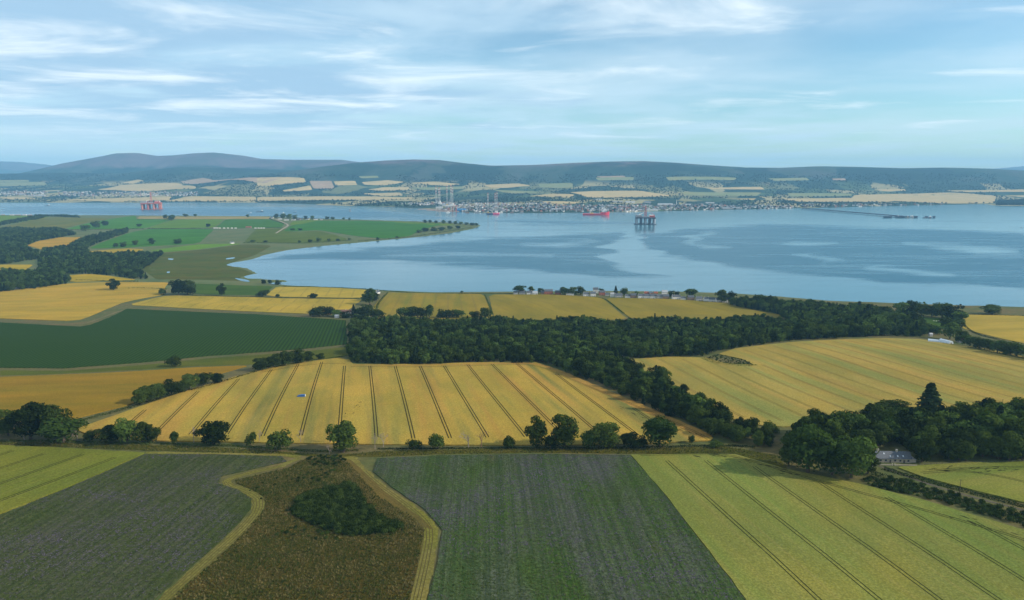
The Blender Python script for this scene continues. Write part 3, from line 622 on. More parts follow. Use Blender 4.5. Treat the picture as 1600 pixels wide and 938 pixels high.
field('G6', [(140, 388.5), (160, 379), (208, 362.5), (236, 358), (335, 358), (310, 381), (190, 387.5)], GRN('deep_ley', (0.044, 0.145, 0.006), (0.041, 0.127, 0.005)), 'deep green field sloping to the marsh', 'pasture')
field('G7', [(42, 384), (60, 377), (95, 371), (132, 371), (106, 384), (85, 384.5), (70, 391.5)], crop('orange_stubble', (0.359, 0.211, 0.016), (0.342, 0.211, 0.017), (0.385, 0.220, 0.019)), 'orange gold field enclosed by woods at left', 'wheat_field')
field('G8', [(138, 393), (200, 388.5), (225, 390), (213, 396.5), (175, 398), (145, 397)], crop('gold_patch', (0.308, 0.220, 0.014), (0.291, 0.211, 0.014), (0.308, 0.220, 0.017)), 'small gold field above the left wood', 'wheat_field')
field('G9', [(382, 379), (392, 366), (402, 358), (440, 357), (460, 363), (498, 361), (546, 375), (480, 380)], crop('olive_ley', (0.077, 0.104, 0.004), (0.079, 0.113, 0.004), (0.095, 0.112, 0.005), 1.0, streak=(0.002, 0.03)), 'olive striped field above the bay shore', 'pasture')
field('G10', [(442, 362), (455, 353), (482, 346), (560, 345), (640, 347.5), (690, 350.5), (655, 361), (640, 369), (600, 373), (575, 371), (545, 367.5), (500, 360)], GRN('point_green', (0.039, 0.134, 0.005), (0.037, 0.121, 0.005)), 'large deep green field on the point', 'pasture')
field('G11', [(458, 346.5), (482, 344), (500, 345), (470, 350.5), (452, 352)], GRN('pale_point', (0.104, 0.168, 0.007), (0.096, 0.158, 0.007)), 'pale green plot by the hamlet', 'pasture')
field('G11b', [(590, 345.8), (640, 347), (712, 351.5), (690, 353), (640, 350)], GRN('pale_point_edge', (0.104, 0.158, 0.007), (0.096, 0.151, 0.007)), 'pale strip along the ridge of the point', 'pasture')
field('G12', [(205, 418), (245, 396), (310, 391), (380, 382), (425, 384), (398, 399), (362, 411), (352, 414), (380, 421), (396, 428), (375, 433), (380, 439), (300, 437), (245, 437), (228, 425)], crop('salt_marsh', (0.079, 0.083, 0.011), (0.059, 0.083, 0.010), (0.090, 0.071, 0.011), 0.1, patch=0.02, streak=(0.004, 0.02), rowamt=0.6), 'brown green salt marsh at the head of the bay', 'salt_marsh', off=0.15)
field('G13', [(232, 392), (312, 382), (380, 381), (312, 389.5), (250, 395)], GRN('lime_ley', (0.105, 0.200, 0.007), (0.094, 0.186, 0.007)), 'lime green field beside the salt marsh', 'pasture')
field('G14', [(106, 431), (140, 428.5), (165, 431), (215, 437.5), (110, 441)], crop('gold_corner', (0.342, 0.237, 0.015), (0.317, 0.228, 0.015), (0.342, 0.244, 0.019)), 'small gold field below the left wood', 'wheat_field')
field('G15', [(74, 399), (100, 398), (122, 402), (118, 407), (80, 406)], GRN('glade', (0.090, 0.186, 0.007), (0.083, 0.175, 0.007)), 'green glade in the left wood', 'pasture')
field('G16', [(-200, 414), (0, 414), (52, 414), (35, 425), (0, 428), (-200, 432)], crop('gold_left', (0.342, 0.244, 0.015), (0.317, 0.228, 0.015), (0.342, 0.244, 0.019)), 'gold field at the left edge among woods', 'wheat_field')
field('G17', [(-200, 336.8), (0, 337), (80, 338), (60, 343), (20, 349), (0, 352), (-200, 352)], GRN('left_ley', (0.096, 0.158, 0.007), (0.098, 0.175, 0.007)), 'pale green field at the far left of the peninsula', 'pasture')
for i, px in enumerate([[(262, 404), (272, 404.5), (270, 406.5), (263, 406)], [(260, 425), (266, 424.5), (265, 427), (261, 427)], [(352, 404), (368, 402), (366, 404.5), (354, 406)], [(364, 434), (385, 437), (392, 441), (378, 440)]]):
    field('pool%d' % i, px, bpy.data.materials['firth_water'], 'small pool of water in the salt marsh', 'water', off=0.3, smooth=2, cut=60)
# --- far shore: stubble and ripe fields between the woods
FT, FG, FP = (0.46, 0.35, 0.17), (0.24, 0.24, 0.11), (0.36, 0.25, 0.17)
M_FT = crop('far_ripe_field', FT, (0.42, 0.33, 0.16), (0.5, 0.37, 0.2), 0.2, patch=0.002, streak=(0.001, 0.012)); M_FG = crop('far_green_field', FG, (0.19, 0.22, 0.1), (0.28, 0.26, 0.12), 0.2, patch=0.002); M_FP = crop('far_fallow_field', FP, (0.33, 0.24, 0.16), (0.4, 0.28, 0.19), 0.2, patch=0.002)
FAR_FIELDS = [
    ('t', [(150, 297), (190, 289), (280, 286), (310, 295), (235, 299)]), ('p', [(280, 284), (320, 278), (400, 278), (440, 279), (410, 288), (300, 288)]), ('t', [(190, 286), (215, 281), (226, 283), (205, 288)]),
    ('t', [(90, 313), (190, 309.5), (215, 311), (190, 315.5)]), ('t', [(196, 310), (268, 307), (264, 313), (205, 314.5)]), ('t', [(255, 315), (290, 307), (400, 308), (400, 314), (350, 314.8)]),
    ('t', [(402, 278), (475, 278.5), (478, 285), (415, 291), (402, 291)]), ('t', [(440, 298), (485, 290), (488, 297), (445, 299.5)]), ('p', [(483, 283), (518, 283), (523, 295), (490, 295)]), ('t', [(521, 283.5), (555, 283), (558, 289), (525, 290)]),
    ('t', [(565, 285), (605, 282), (635, 284.5), (600, 290), (570, 289)]), ('t', [(640, 286.5), (680, 284), (720, 288), (700, 291)]), ('t', [(575, 296.5), (600, 293), (640, 292.5), (638, 297), (590, 298.5)]), ('t', [(565, 302.5), (625, 301), (630, 306), (600, 307)]),
    ('t', [(402, 308.5), (520, 307), (560, 307.5), (647, 309), (640, 312), (480, 313), (402, 314)]), ('g', [(640, 294), (690, 292.5), (725, 291.5), (720, 296), (680, 297.5)]), ('t', [(755, 289), (810, 287), (830, 290), (790, 294), (765, 293.5)]),
    ('t', [(890, 301), (925, 299), (1000, 298.5), (1055, 306), (1000, 308.3), (920, 309.5), (905, 304)]), ('t', [(825, 307), (860, 303), (898, 304.5), (890, 309.5)]), ('g', [(840, 288), (895, 286), (895, 294), (845, 293)]), ('g', [(930, 278), (990, 277), (990, 282), (935, 282.5)]),
    ('g', [(1040, 277), (1150, 278), (1150, 282), (1045, 282.5)]), ('t', [(1105, 294), (1190, 292.5), (1195, 296.5), (1110, 295.8)]), ('t', [(1130, 311), (1182, 310.5), (1176, 313)]),
    ('t', [(1335, 305), (1480, 301), (1556, 306), (1554, 317.5), (1480, 318.5), (1330, 310)]), ('t', [(1215, 311), (1330, 309.5), (1400, 314), (1380, 316), (1250, 315.5)]), ('t', [(1475, 298), (1620, 296), (1620, 300), (1500, 300.5)]), ('t', [(1565, 306), (1640, 305), (1640, 311)]),
    ('t', [(845, 315), (905, 316), (900, 318.5), (850, 318.5)]), ('g', [(-100, 285), (0, 285.5), (70, 285), (75, 290), (0, 291.5)]), ('g', [(-100, 280.5), (45, 281.5), (45, 284.5), (-100, 285)]), ('g', [(1230, 302), (1330, 303), (1330, 306.5), (1235, 308)]), ('g', [(1060, 300), (1190, 301), (1180, 307), (1075, 306)]),
    ('g', [(1200, 279), (1260, 278), (1265, 282), (1210, 283)]), ('p', [(1300, 279.5), (1320, 279), (1322, 282), (1302, 282)]), ('g', [(770, 297), (830, 299), (860, 301), (800, 303)]), ('t', [(0, 309), (40, 308.5), (60, 311), (10, 312)]), ('p', [(930, 276), (975, 275), (978, 277.5), (940, 278)]),
    ('t', [(1370, 296.5), (1415, 296), (1415, 298.5), (1375, 298.8)]), ('g', [(560, 276), (590, 275), (592, 278), (565, 279)])]
for i, (k, px) in enumerate(FAR_FIELDS):
    field('far%d' % i, px, {'t': M_FT, 'g': M_FG, 'p': M_FP}[k], 'pale field among the woods beyond the firth', 'field', off=2.0, cut=120, smooth=1)
spit = field('spit', [(545, 326.5), (575, 324.5), (640, 325.5), (690, 328), (720, 331), (660, 331.5), (600, 331)], crop('gravel_yard', (0.30, 0.22, 0.18), (0.26, 0.21, 0.18), (0.36, 0.24, 0.19)), 'bare gravel storage yard on the far shore', 'gravel_yard', off=3.0, cut=100, smooth=1)

# ------------------------------------------------------------------ trees
def rnd_dirs(rng, n, up=-0.35):
    d = rng.normal(size=(n * 2, 3)); d /= np.linalg.norm(d, axis=1)[:, None]; d = d[d[:, 2] > up]
    while len(d) < n:
        e = rng.normal(size=(n, 3)); e /= np.linalg.norm(e, axis=1)[:, None]; d = np.vstack([d, e[e[:, 2] > up]])
    return d[:n]
def leaf_quads(rng, pos, nrm, size, jit=0.8):
    n = len(pos); nn = nrm + rng.normal(size=(n, 3)) * jit; nn /= np.linalg.norm(nn, axis=1)[:, None]
    a = np.cross(nn, rng.normal(size=(n, 3))); a /= np.linalg.norm(a, axis=1)[:, None]; b = np.cross(nn, a)
    s = (size * rng.uniform(0.55, 1.35, n))[:, None]; e = rng.uniform(0.6, 1.0, (n, 1))
    c = rng.uniform(0.6, 1.2, (4, n, 1))
    return np.stack([pos - a * s * c[0] - b * s * e * 0.6, pos + a * s * c[1] - b * s * e * 0.4, pos + a * s * 0.6 + b * s * e * c[2], pos - a * s * 0.7 + b * s * e * c[3]], 1)
def crown_quads(seed, H, Rr, n, size, base=0.22, nl=11, shape=0.0):
    """broadleaf crown: overlapping lobes, leaf clumps on and under their skins"""
    rng = np.random.default_rng(seed); Q = []
    cz = H * (base + (1 - base) * 0.5); rz = H * (1 - base) * 0.5
    lobes = []
    for i in range(nl):
        d = rnd_dirs(rng, 1, -0.95)[0]; k = rng.uniform(0.38, 0.80)
        wid = 1 - shape * max(0, d[2])
        c = np.array([d[0] * Rr * k * wid, d[1] * Rr * k * wid, cz + d[2] * rz * k * 1.05]); r = Rr * rng.uniform(0.34, 0.52) * (1 - 0.25 * shape)
        lobes.append((c, r))
    lobes.append((np.array([0, 0, cz]), Rr * 0.62)); lobes.append((np.array([0, 0, H * base + Rr * 0.5]), Rr * 0.6))
    w = np.array([l[1] ** 2 for l in lobes]); w /= w.sum()
    for (c, r), ww in zip(lobes, w):
        m = max(8, int(n * ww)); d = rnd_dirs(rng, m, -0.55)
        rad = r * np.where(rng.random(m) < 0.8, rng.uniform(0.86, 1.10, m), rng.uniform(0.45, 0.86, m))
        # bite gaps: drop leaves where a coarse lattice says so
        p = c + d * rad[:, None] * np.array([1, 1, 0.92])
        ok = (p[:, 2] > 0.02 * H) & (p[:, 2] < H * 1.01); p, d = p[ok], d[ok]; m = len(p)
        Q.append(leaf_quads(rng, p, d, np.full(m, size), 0.42))
    return np.concatenate(Q)
def tube_quads(segs, n=6):
    Q = []
    for a, b, r0, r1 in segs:
        a = np.array(a, float); b = np.array(b, float); d = (b - a) / np.linalg.norm(b - a)
        p = np.cross(d, [0.3, 0.9, 0.2]); p /= np.linalg.norm(p); q = np.cross(d, p)
        t = np.arange(n + 1) * 2 * math.pi / n; ring = np.cos(t)[:, None] * p + np.sin(t)[:, None] * q
        A, B = a + ring * r0, b + ring * r1
        Q.append(np.stack([A[:-1], A[1:], B[1:], B[:-1]], 1))
    return np.concatenate(Q)
def trunk_segs(seed, H, Rr, base):
    r = random.Random(seed); t = H * 0.022 + 0.06; z1 = H * 0.26
    s = [((0, 0, -0.6), (0, 0, z1 * 0.5), t * 1.35, t), ((0, 0, z1 * 0.5), (0.1, 0.05, z1), t, t * 0.85), ((0.1, 0.05, z1), (0, 0.1, H * 0.8), t * 0.7, t * 0.2)]
    for i in range(5):
        a = i * 1.257 + r.uniform(-.4, .4); z0 = z1 * r.uniform(0.75, 1.1)
        s.append(((0, 0, z0), (math.cos(a) * Rr * 0.62, math.sin(a) * Rr * 0.62, z0 + H * r.uniform(0.2, 0.38)), t * 0.5, t * 0.12))
    return s
def conifer_quads(seed, H, Rr, n, size):
    rng = np.random.default_rng(seed); t = rng.random(n) ** 0.75
    lay = np.floor(t * 13) / 13; z = H * (0.1 + 0.9 * (0.6 * t + 0.4 * lay)); a = rng.uniform(0, 6.283, n)
    branch = 0.75 + 0.25 * np.sin(a * 5 + lay * 40); rad = Rr * (1 - z / H + 0.02) ** 0.85 * rng.uniform(0.35, 1.0, n) ** 0.6 * branch * 1.1
    p = np.stack([np.cos(a) * rad, np.sin(a) * rad, z - rad * 0.25], 1); d = np.stack([np.cos(a), np.sin(a), np.full(n, 0.5)], 1)
    return leaf_quads(rng, p, d, np.full(n, size), 0.5)
def dead_segs(seed, H):
    r = random.Random(seed); S = []
    def grow(p, d, L, rad, lev):
        q = tuple(p[k] + d[k] * L for k in range(3)); S.append((p, q, rad, rad * 0.65))
        if lev == 0: return
        for _ in range(3 if lev > 1 else 4):
            e = [d[k] + r.uniform(-0.75, 0.75) for k in range(3)]; e[2] = max(e[2], -0.1) ; m = math.sqrt(sum(k * k for k in e)); e = [k / m for k in e]
            grow(q, e, L * r.uniform(0.55, 0.8), rad * 0.6, lev - 1)
    grow((0, 0, -0.3), (0.05, 0, 1), H * 0.33, H * 0.028, 4); return S

BROAD = []; MIDB = []; SMALL = []
TH, TR = 14.0, 5.6
SPEC = [(0.05, 14, 0.0), (0.07, 12, 0.25), (0.03, 16, 0.1), (0.08, 13, 0.4), (0.03, 14, 0.0), (0.06, 11, 0.2)]
for i, (b, nl, sh) in enumerate(SPEC):
    BROAD.append((quads_mesh('crown', crown_quads(i, TH, TR, 3000, 0.40, b, nl, sh), [M_LEAF]), quads_mesh('trunk', tube_quads(trunk_segs(i, TH, TR, b)), [M_BARK])))
    MIDB.append((quads_mesh('crown', crown_quads(i + 20, TH, TR, 1000, 0.62, b, nl, sh), [M_LEAF if i % 3 else M_LEAFL]), BROAD[-1][1]))
BROADL = (quads_mesh('crown', crown_quads(55, TH, TR, 3000, 0.40, 0.05, 15, 0.1), [M_LEAFL]), BROAD[0][1])
BUSH = [(quads_mesh('crown', crown_quads(i + 40, 4.0, 2.6, 1000, 0.24, 0.02, 9), [M_LEAF]), quads_mesh('trunk', tube_quads(trunk_segs(i, 4.0, 2.2, 0.1)), [M_BARK])) for i in range(3)]
CONI = [(quads_mesh('crown', conifer_quads(i, 20, 4.2, 2200, 0.42), [M_CONI]), quads_mesh('trunk', tube_quads([((0, 0, -0.5), (0, 0, 18), 0.35, 0.05)]), [M_BARK])) for i in range(2)]
DEAD = [(quads_mesh('branches', tube_quads(dead_segs(i, 9.0), 4), [M_DEAD if i < 3 else M_DEADB]), None) for i in range(4)]
KIND = {'b': (BROAD, TH, 2 * TR), 'm': (MIDB, TH, 2 * TR), 'l': ([BROADL], TH, 2 * TR), 's': (BUSH, 4.0, 5.2), 'c': (CONI, 20, 8.4), 'd': (DEAD[:3], 7.6, 7.0), 'n': (DEAD[3:], 7.6, 7.0)}
TRNG = random.Random(5)
def place_tree(p, h, w, kind, label, group=None, name=None, cat='tree', var=None):
    lst, H0, W0 = KIND[kind]; k = (TRNG.randrange(len(lst)) if var is None else var % len(lst))
    nm = name or {'s': 'bush', 'c': 'conifer_tree', 'd': 'dead_tree', 'n': 'dead_tree'}.get(kind, 'tree')
    o = thing(nm, label, cat, (p[0], p[1], p[2] - 0.1), TRNG.uniform(0, 6.28), group)
    s = w / W0; o.scale = (s * TRNG.uniform(0.92, 1.08), s * TRNG.uniform(0.92, 1.08), h / H0)
    cr, tr = lst[k]; link(cr.name.split('.')[0], cr, o)
    if tr: link('trunk', tr, o)
    return o
def tree_px(cx, base, top, w, kind='b', label=None, group=None, **k):
    p = ground([(cx, base)])[0]; d = dist(p); c = math.hypot(p[0], p[1]) / d
    h = max(1.2, (base - top) * d / FPX / c * 1.04); ww = max(1.0, w * d / FPX * 1.12)
    return place_tree(p, h, ww, kind, label, group, **k)
# the row of trees along the bottom of the golden field; each told apart by what it looks like
ROW = [(13, 681, 650, 30, 'b', 'leftmost dark tree of the clump at the left edge'), (48, 686, 637, 42, 'b', 'tallest round tree of the clump at the left edge'), (86, 684, 640, 34, 'b', 'dark tree at the back right of the left edge clump'),
       (100, 691, 660, 46, 'l', 'broad green tree in front of the left edge clump'), (38, 688, 662, 16, 'd', 'bleached dead tree in front of the left edge clump'), (122, 689, 672, 13, 'd', 'bleached dead snag right of the left edge clump'),
       (139, 690, 676, 17, 's', 'small dark bush right of the bleached snag'), (172, 692, 668, 32, 'b', 'wide dark tree, leftmost of the low clump'), (200, 693, 660, 30, 'l', 'tallest green tree of the low clump'), (222, 692, 663, 24, 'b', 'loose tree at the back of the low clump'),
       (238, 692, 668, 18, 'b', 'narrow tree ending the low clump on the right'), (273, 694, 676, 11, 'l', 'slim light green sapling between the two clumps'), (303, 693, 672, 14, 'd', 'pale leafless sapling left of the round hedgerow tree'),
       (334, 695, 661, 42, 'b', 'round dark hedgerow tree standing alone left of centre'), (392, 697, 680, 16, 's', 'small dark bush below the golden field, left of a bare sapling'), (405, 692, 675, 12, 'd', 'bare grey sapling beside a small bush'), (438, 704, 677, 32, 's', 'rounded shrub left of the big ivy tree'),
       (470, 692, 676, 14, 'd', 'faint bare shrub between rounded shrub and ivy tree'), (516, 693, 668, 22, 'n', 'brown dead branches leaning from the big ivy tree'), (537, 707, 659, 42, 'b', 'big broad ivy clad tree at centre left of the hedgerow'),
       (515, 711, 696, 14, 'd', 'pale dead twigs at the foot of the ivy tree'), (586, 702, 679, 14, 'd', 'white dead sapling right of the ivy tree'), (599, 700, 678, 16, 'd', 'second white dead sapling right of the ivy tree'), (647, 702, 688, 23, 's', 'neat round bush in the middle of the hedgerow'),
       (684, 701, 680, 26, 's', 'greyish thin bush right of the neat round bush'), (732, 699, 676, 24, 'd', 'spreading pale dead shrub left of the tall trees'), (752, 699, 675, 18, 'n', 'leaning bare dead tree left of the tall trees'), (797, 701, 683, 21, 's', 'round bush left of the tall open topped tree'),
       (838, 700, 654, 30, 'b', 'tall open topped tree, leftmost of the group'), (860, 702, 682, 24, 's', 'rounded bush between two tall trees'), (882, 700, 654, 46, 'b', 'largest dark tree of the hedgerow group'), (920, 701, 674, 30, 'l', 'bushy mid height tree right of the largest dark tree'),
       (948, 699, 661, 42, 'b', 'dark domed tree in the hedgerow group'), (985, 700, 678, 30, 'b', 'low bushy tree left of the light round tree'), (1004, 700, 682, 13, 's', 'narrow bush beside the light round tree'), (1030, 698, 654, 50, 'l', 'light green round tree at the right end of the hedgerow'),
       (1080, 693, 681, 9, 'l', 'tiny sapling at the right corner of the golden field'), (1118, 699, 690, 18, 's', 'dark low shrub past the tiny sapling'), (1205, 677, 662, 20, 's', 'dark bush at the corner of the banded wheat field'),
       (275, 573, 559, 22, 's', 'lone round bush below the potato field'), (178, 453.5, 438.5, 14, 'b', 'lone oval tree standing in golden wheat at left'), (1550, 491, 479, 24, 'b', 'lone spreading tree on the shore crest at right edge'),
       (255, 461, 452, 11, 's', 'small bush left of the field corner clump'), (279, 461, 437, 24, 'b', 'large dark tree of the field corner clump'), (293, 460, 439, 22, 'b', 'second tree of the field corner clump'), (301, 461, 449, 12, 's', 'small round tree right of the field corner clump'), (347, 462, 445, 12, 'b', 'lone upright tree on the green pasture'),
       (410, 464, 455, 17, 's', 'low round bush between the gold fields near the bay'), (433, 464.5, 460, 7, 's', 'tiny bush on the hedge line near the bay'), (489, 466.5, 459, 13, 's', 'small round bush right along the hedge line near the bay'),
       (412, 444, 437, 7, 'm', 'leftmost of three small trees on the bay spit'), (422, 444, 437.5, 7, 'm', 'middle of three small trees on the bay spit'), (434, 445, 438, 9, 'm', 'rightmost of three small trees on the bay spit'),
       (1449, 668, 611, 52, 'c', 'tall dark conifer rising above the cottage wood'), (721, 458, 454.5, 5, 's', 'tiny bush on the shore skyline left of the village')]
for i, (x, b, t, w, k, lab) in enumerate(ROW): tree_px(x, b, t, w, k, lab, var=i, cat='bush' if k == 's' else 'tree')
def row(trees, where, group, kind='m', cat='tree'):
    for i, t in enumerate(sorted(trees)):
        tree_px(t[0], t[1], t[2], t[3], t[4] if len(t) > 4 else kind, '%s %s from the left %s' % (ORD[i], cat, where), group, var=i, cat=cat)
row([(219, 632, 612, 20), (232, 628, 604, 24), (246, 623, 601, 22), (256, 620, 603, 15), (268, 617, 596, 24), (283, 613, 603, 14), (296, 609, 589, 26), (318, 602, 582, 24), (340, 599, 584, 18)], 'in the diagonal hedge left of the golden field', 'trees of the diagonal hedge', 'b')
row([(407, 579, 562, 22), (420, 576, 557, 22), (432, 574, 553, 22), (446, 572, 549, 24), (466, 568, 547, 28), (482, 565, 549, 18), (501, 562, 553, 13)], 'in the dark thicket below the potato field', 'thicket trees below the potato field', 'b')
row([(489, 495, 484, 16), (499, 495, 479, 22), (514, 494, 479, 19), (526, 495, 485, 18), (541, 497, 486, 18), (553, 497, 477, 13, 'c'), (562, 496, 480, 16), (575, 497, 476, 24), (590, 497, 484, 22), (578, 476, 452, 20), (585, 470, 455, 14), (570, 471, 459, 12)], 'around the farm by the track', 'farm trees')
row([(632, 497, 479, 22), (645, 497, 479, 20), (658, 497, 480, 20), (671, 497, 477, 14), (690, 497, 484, 18), (702, 497, 483, 18), (716, 497, 483, 20), (742, 497, 486, 18), (759, 498, 480, 18)], 'behind the central wood against the gold field', 'trees behind the central wood')
row([(812, 459, 445, 18), (830, 458, 447, 10), (845, 458, 450, 10), (882, 461, 449, 18), (895, 461, 448, 16), (907, 461, 447, 14), (940, 460, 450, 8), (962, 461, 447, 9, 'c'), (975, 462, 450, 13), (995, 463, 455, 8), (1049, 464, 454, 10), (1057, 465, 455, 8), (1080, 467, 450, 18), (1128, 472, 453, 20), (1142, 472, 456, 14)], 'in the village by the shore', 'village trees')
row([(1408, 492, 473, 22), (1424, 492, 472, 18), (1440, 494, 476, 20), (1456, 495, 478, 18), (1472, 497, 476, 24), (1490, 500, 480, 22), (1500, 506, 488, 18), (1478, 513, 497, 16), (1492, 520, 502, 22), (1484, 530, 508, 22), (1440, 516, 505, 16), (1452, 520, 507, 18), (1462, 522, 510, 16), (1500, 535, 518, 18)], 'around the paddock by the right hand shore', 'paddock trees')
row([(1515, 541, 526, 20), (1530, 545, 530, 18), (1546, 548, 533, 18), (1558, 552, 535, 18), (1572, 554, 536, 18), (1588, 557, 538, 20), (1604, 560, 542, 20), (1622, 564, 545, 20)], 'in the hedge at far right', 'right edge hedge trees')
row([(134, 361, 352, 12), (150, 356, 347, 12), (165, 353, 346, 9), (218, 354.5, 350, 7), (237, 382, 373, 10), (211, 383, 376, 9), (193, 386, 379, 9), (181, 387, 381, 8), (278, 381, 374, 11), (258, 342, 336, 7), (290, 339, 334.5, 8), (305, 339, 334.5, 5), (268, 345, 337, 11), (325, 355, 350, 6)], 'in the green fields of the peninsula', 'field trees of the peninsula')
row([(457, 360, 357, 8), (469, 360, 357, 7), (395, 378, 375, 8), (415, 378.5, 376, 7), (498, 378, 371, 9), (514, 377, 373, 6), (528, 377, 373, 6), (485, 379, 374, 7), (546, 376, 372, 6), (468, 380, 376, 5), (590, 375, 371, 5), (620, 372, 369, 5)], 'along the inner shore of the peninsula', 'shore trees of the peninsula')
row([(432, 341, 334.5, 8), (442, 342, 334, 9), (452, 343, 335, 10), (461, 343, 336, 8), (478, 343.5, 337, 6), (488, 343.5, 337, 6), (511, 343, 338.5, 7), (520, 343.5, 339, 6), (537, 344, 340, 4), (546, 344.5, 340, 4), (387, 340, 335, 5)], 'in the hamlet on the peninsula', 'hamlet trees')
row([(664, 348.5, 343.5, 7), (672, 348.7, 344, 6), (681, 349, 344.5, 6), (693, 349.5, 344, 8), (703, 350, 344.8, 6), (712, 350.5, 345, 7), (720, 351, 346, 7), (729, 351.5, 347.5, 7), (738, 352.5, 348, 8), (745, 353, 348.8, 6), (665, 362, 356, 12), (678, 361, 355, 12), (690, 361, 354.5, 12), (703, 359, 353, 10), (655, 364, 359, 10), (716, 357.5, 352.5, 9)], 'at the tip of the point', 'trees at the tip of the point')

# woods: the trees that show largest stand alone, the rest is one mass for each wood
def scatter(poly, spacing, seed, jit=0.62):
    r = np.random.default_rng(seed); lo, hi = poly.min(0), poly.max(0)
    gx, gy = np.meshgrid(np.arange(lo[0], hi[0] + spacing, spacing), np.arange(lo[1], hi[1] + spacing, spacing))
    p = np.stack([gx.ravel(), gy.ravel()], 1) + r.uniform(-jit, jit, (gx.size, 2)) * spacing
    return p[inside(poly, p[:, 0], p[:, 1])]
LIB = bpy.data.collections.new('tree_library')
def lib(name, parts):
    Q = []; mats = []; mi = []
    for me, k in parts:
        n = len(me.polygons); c = np.empty(len(me.vertices) * 3, np.float32); me.vertices.foreach_get('co', c); Q.append(c.reshape(-1, 4, 3))
        mats.append(me.materials[0]); mi += [k] * n
    o = bpy.data.objects.new(name, quads_mesh(name, np.concatenate(Q), mats, mi)); LIB.objects.link(o); return o
def make_lib(prefix, pairs):
    c = bpy.data.collections.new(prefix)
    for i, ps in enumerate(pairs):
        o = lib('%s_%02d' % (prefix, i), [(m_, k) for k, m_ in enumerate(ps) if m_]); LIB.objects.unlink(o); c.objects.link(o)
    return c
C_MID = make_lib('wood_tree', MIDB + [(BROADL[0],), (quads_mesh('k', conifer_quads(31, 15, 3.6, 700, 0.6), [M_CONI]),), (quads_mesh('k', crown_quads(71, 15.5, 4.2, 1000, 0.6, 0.02, 11, 0.5), [M_LEAF]),), (quads_mesh('k', crown_quads(72, 12.0, 6.2, 1000, 0.62, 0.02, 9, 0.0), [M_LEAF]),)])
C_CON = make_lib('wood_conifer', [(quads_mesh('k', conifer_quads(i + 8, 20, 4.2, 600, 0.8), [M_CONI]),) for i in range(2)])
C_BUSH = make_lib('scrub_bush', [(quads_mesh('k', crown_quads(i + 60, 3.0, 2.6, 420, 0.30, 0.0, 8), [M_GORSE]),) for i in range(3)])
def tuft_q(seed):
    rng = np.random.default_rng(seed); n = 14; a = rng.uniform(0, 6.28, n); r0 = rng.uniform(0, 0.22, n); h = rng.uniform(0.35, 0.8, n); w = 0.09
    b = np.stack([np.cos(a) * r0, np.sin(a) * r0, np.zeros(n)], 1); tp = b + np.stack([np.cos(a) * 0.28, np.sin(a) * 0.28, h], 1); s = np.stack([-np.sin(a), np.cos(a), np.zeros(n)], 1) * w
    return np.stack([b - s, b + s, tp + s * 0.3, tp - s * 0.3], 1)
C_TUFT = make_lib('grass_tuft', [(quads_mesh('k', tuft_q(i), [M_TUFT]),) for i in range(4)])
def blob(seed, H, Rr, n=60): return crown_quads(seed, H, Rr, n, 2.1, 0.02, 4)
M_FARLEAF = foliage('far_foliage', (0.003, 0.012, 0.008), (0.010, 0.025, 0.011), 0.1)
C_FAR = make_lib('distant_tree', [(quads_mesh('k', blob(i + 90, 13, 6.5), [M_FARLEAF]),) for i in range(4)])
def instancer(name, pts, scale, coll, label, seed=0, cat=None):
    """one mass of plants: points carrying a size, a turn and a pick from the collection"""
    rng = np.random.default_rng(seed); n = len(pts)
    me = bpy.data.meshes.new(name); me.vertices.add(n); me.vertices.foreach_set('co', np.asarray(pts, np.float32).ravel())
    a = me.attributes.new('size', 'FLOAT_VECTOR', 'POINT'); a.data.foreach_set('vector', np.asarray(scale, np.float32).ravel())
    a = me.attributes.new('turn', 'FLOAT', 'POINT'); a.data.foreach_set('value', rng.uniform(0, 6.28, n).astype(np.float32))
    a = me.attributes.new('pick', 'INT', 'POINT'); a.data.foreach_set('value', rng.integers(0, 97, n).astype(np.int32))
    o = link(name, me); tag(o, label, kind='stuff')
    g = bpy.data.node_groups.new(name, 'GeometryNodeTree')
    g.interface.new_socket('Geometry', in_out='INPUT', socket_type='NodeSocketGeometry'); g.interface.new_socket('Geometry', in_out='OUTPUT', socket_type='NodeSocketGeometry')
    N = g.nodes.new; Lk = g.links.new
    gi, go = N('NodeGroupInput'), N('NodeGroupOutput'); ip = N('GeometryNodeInstanceOnPoints'); ci = N('GeometryNodeCollectionInfo')
    ci.inputs['Collection'].default_value = coll; ci.inputs['Separate Children'].default_value = True; ci.inputs['Reset Children'].default_value = True
    mp = N('GeometryNodeMeshToPoints')
    def attr(nm, ty):
        q = N('GeometryNodeInputNamedAttribute'); q.data_type = ty; q.inputs['Name'].default_value = nm; return q.outputs['Attribute']
    cx_ = N('ShaderNodeCombineXYZ'); Lk(attr('turn', 'FLOAT'), cx_.inputs[2])
    Lk(gi.outputs[0], mp.inputs[0]); Lk(mp.outputs[0], ip.inputs['Points']); Lk(ci.outputs[0], ip.inputs['Instance']); ip.inputs['Pick Instance'].default_value = True
    Lk(attr('pick', 'INT'), ip.inputs['Instance Index']); Lk(cx_.outputs[0], ip.inputs['Rotation']); Lk(attr('size', 'FLOAT_VECTOR'), ip.inputs['Scale'])
    Lk(ip.outputs[0], go.inputs[0])
    o.modifiers.new('plants', 'NODES').node_group = g
    return o
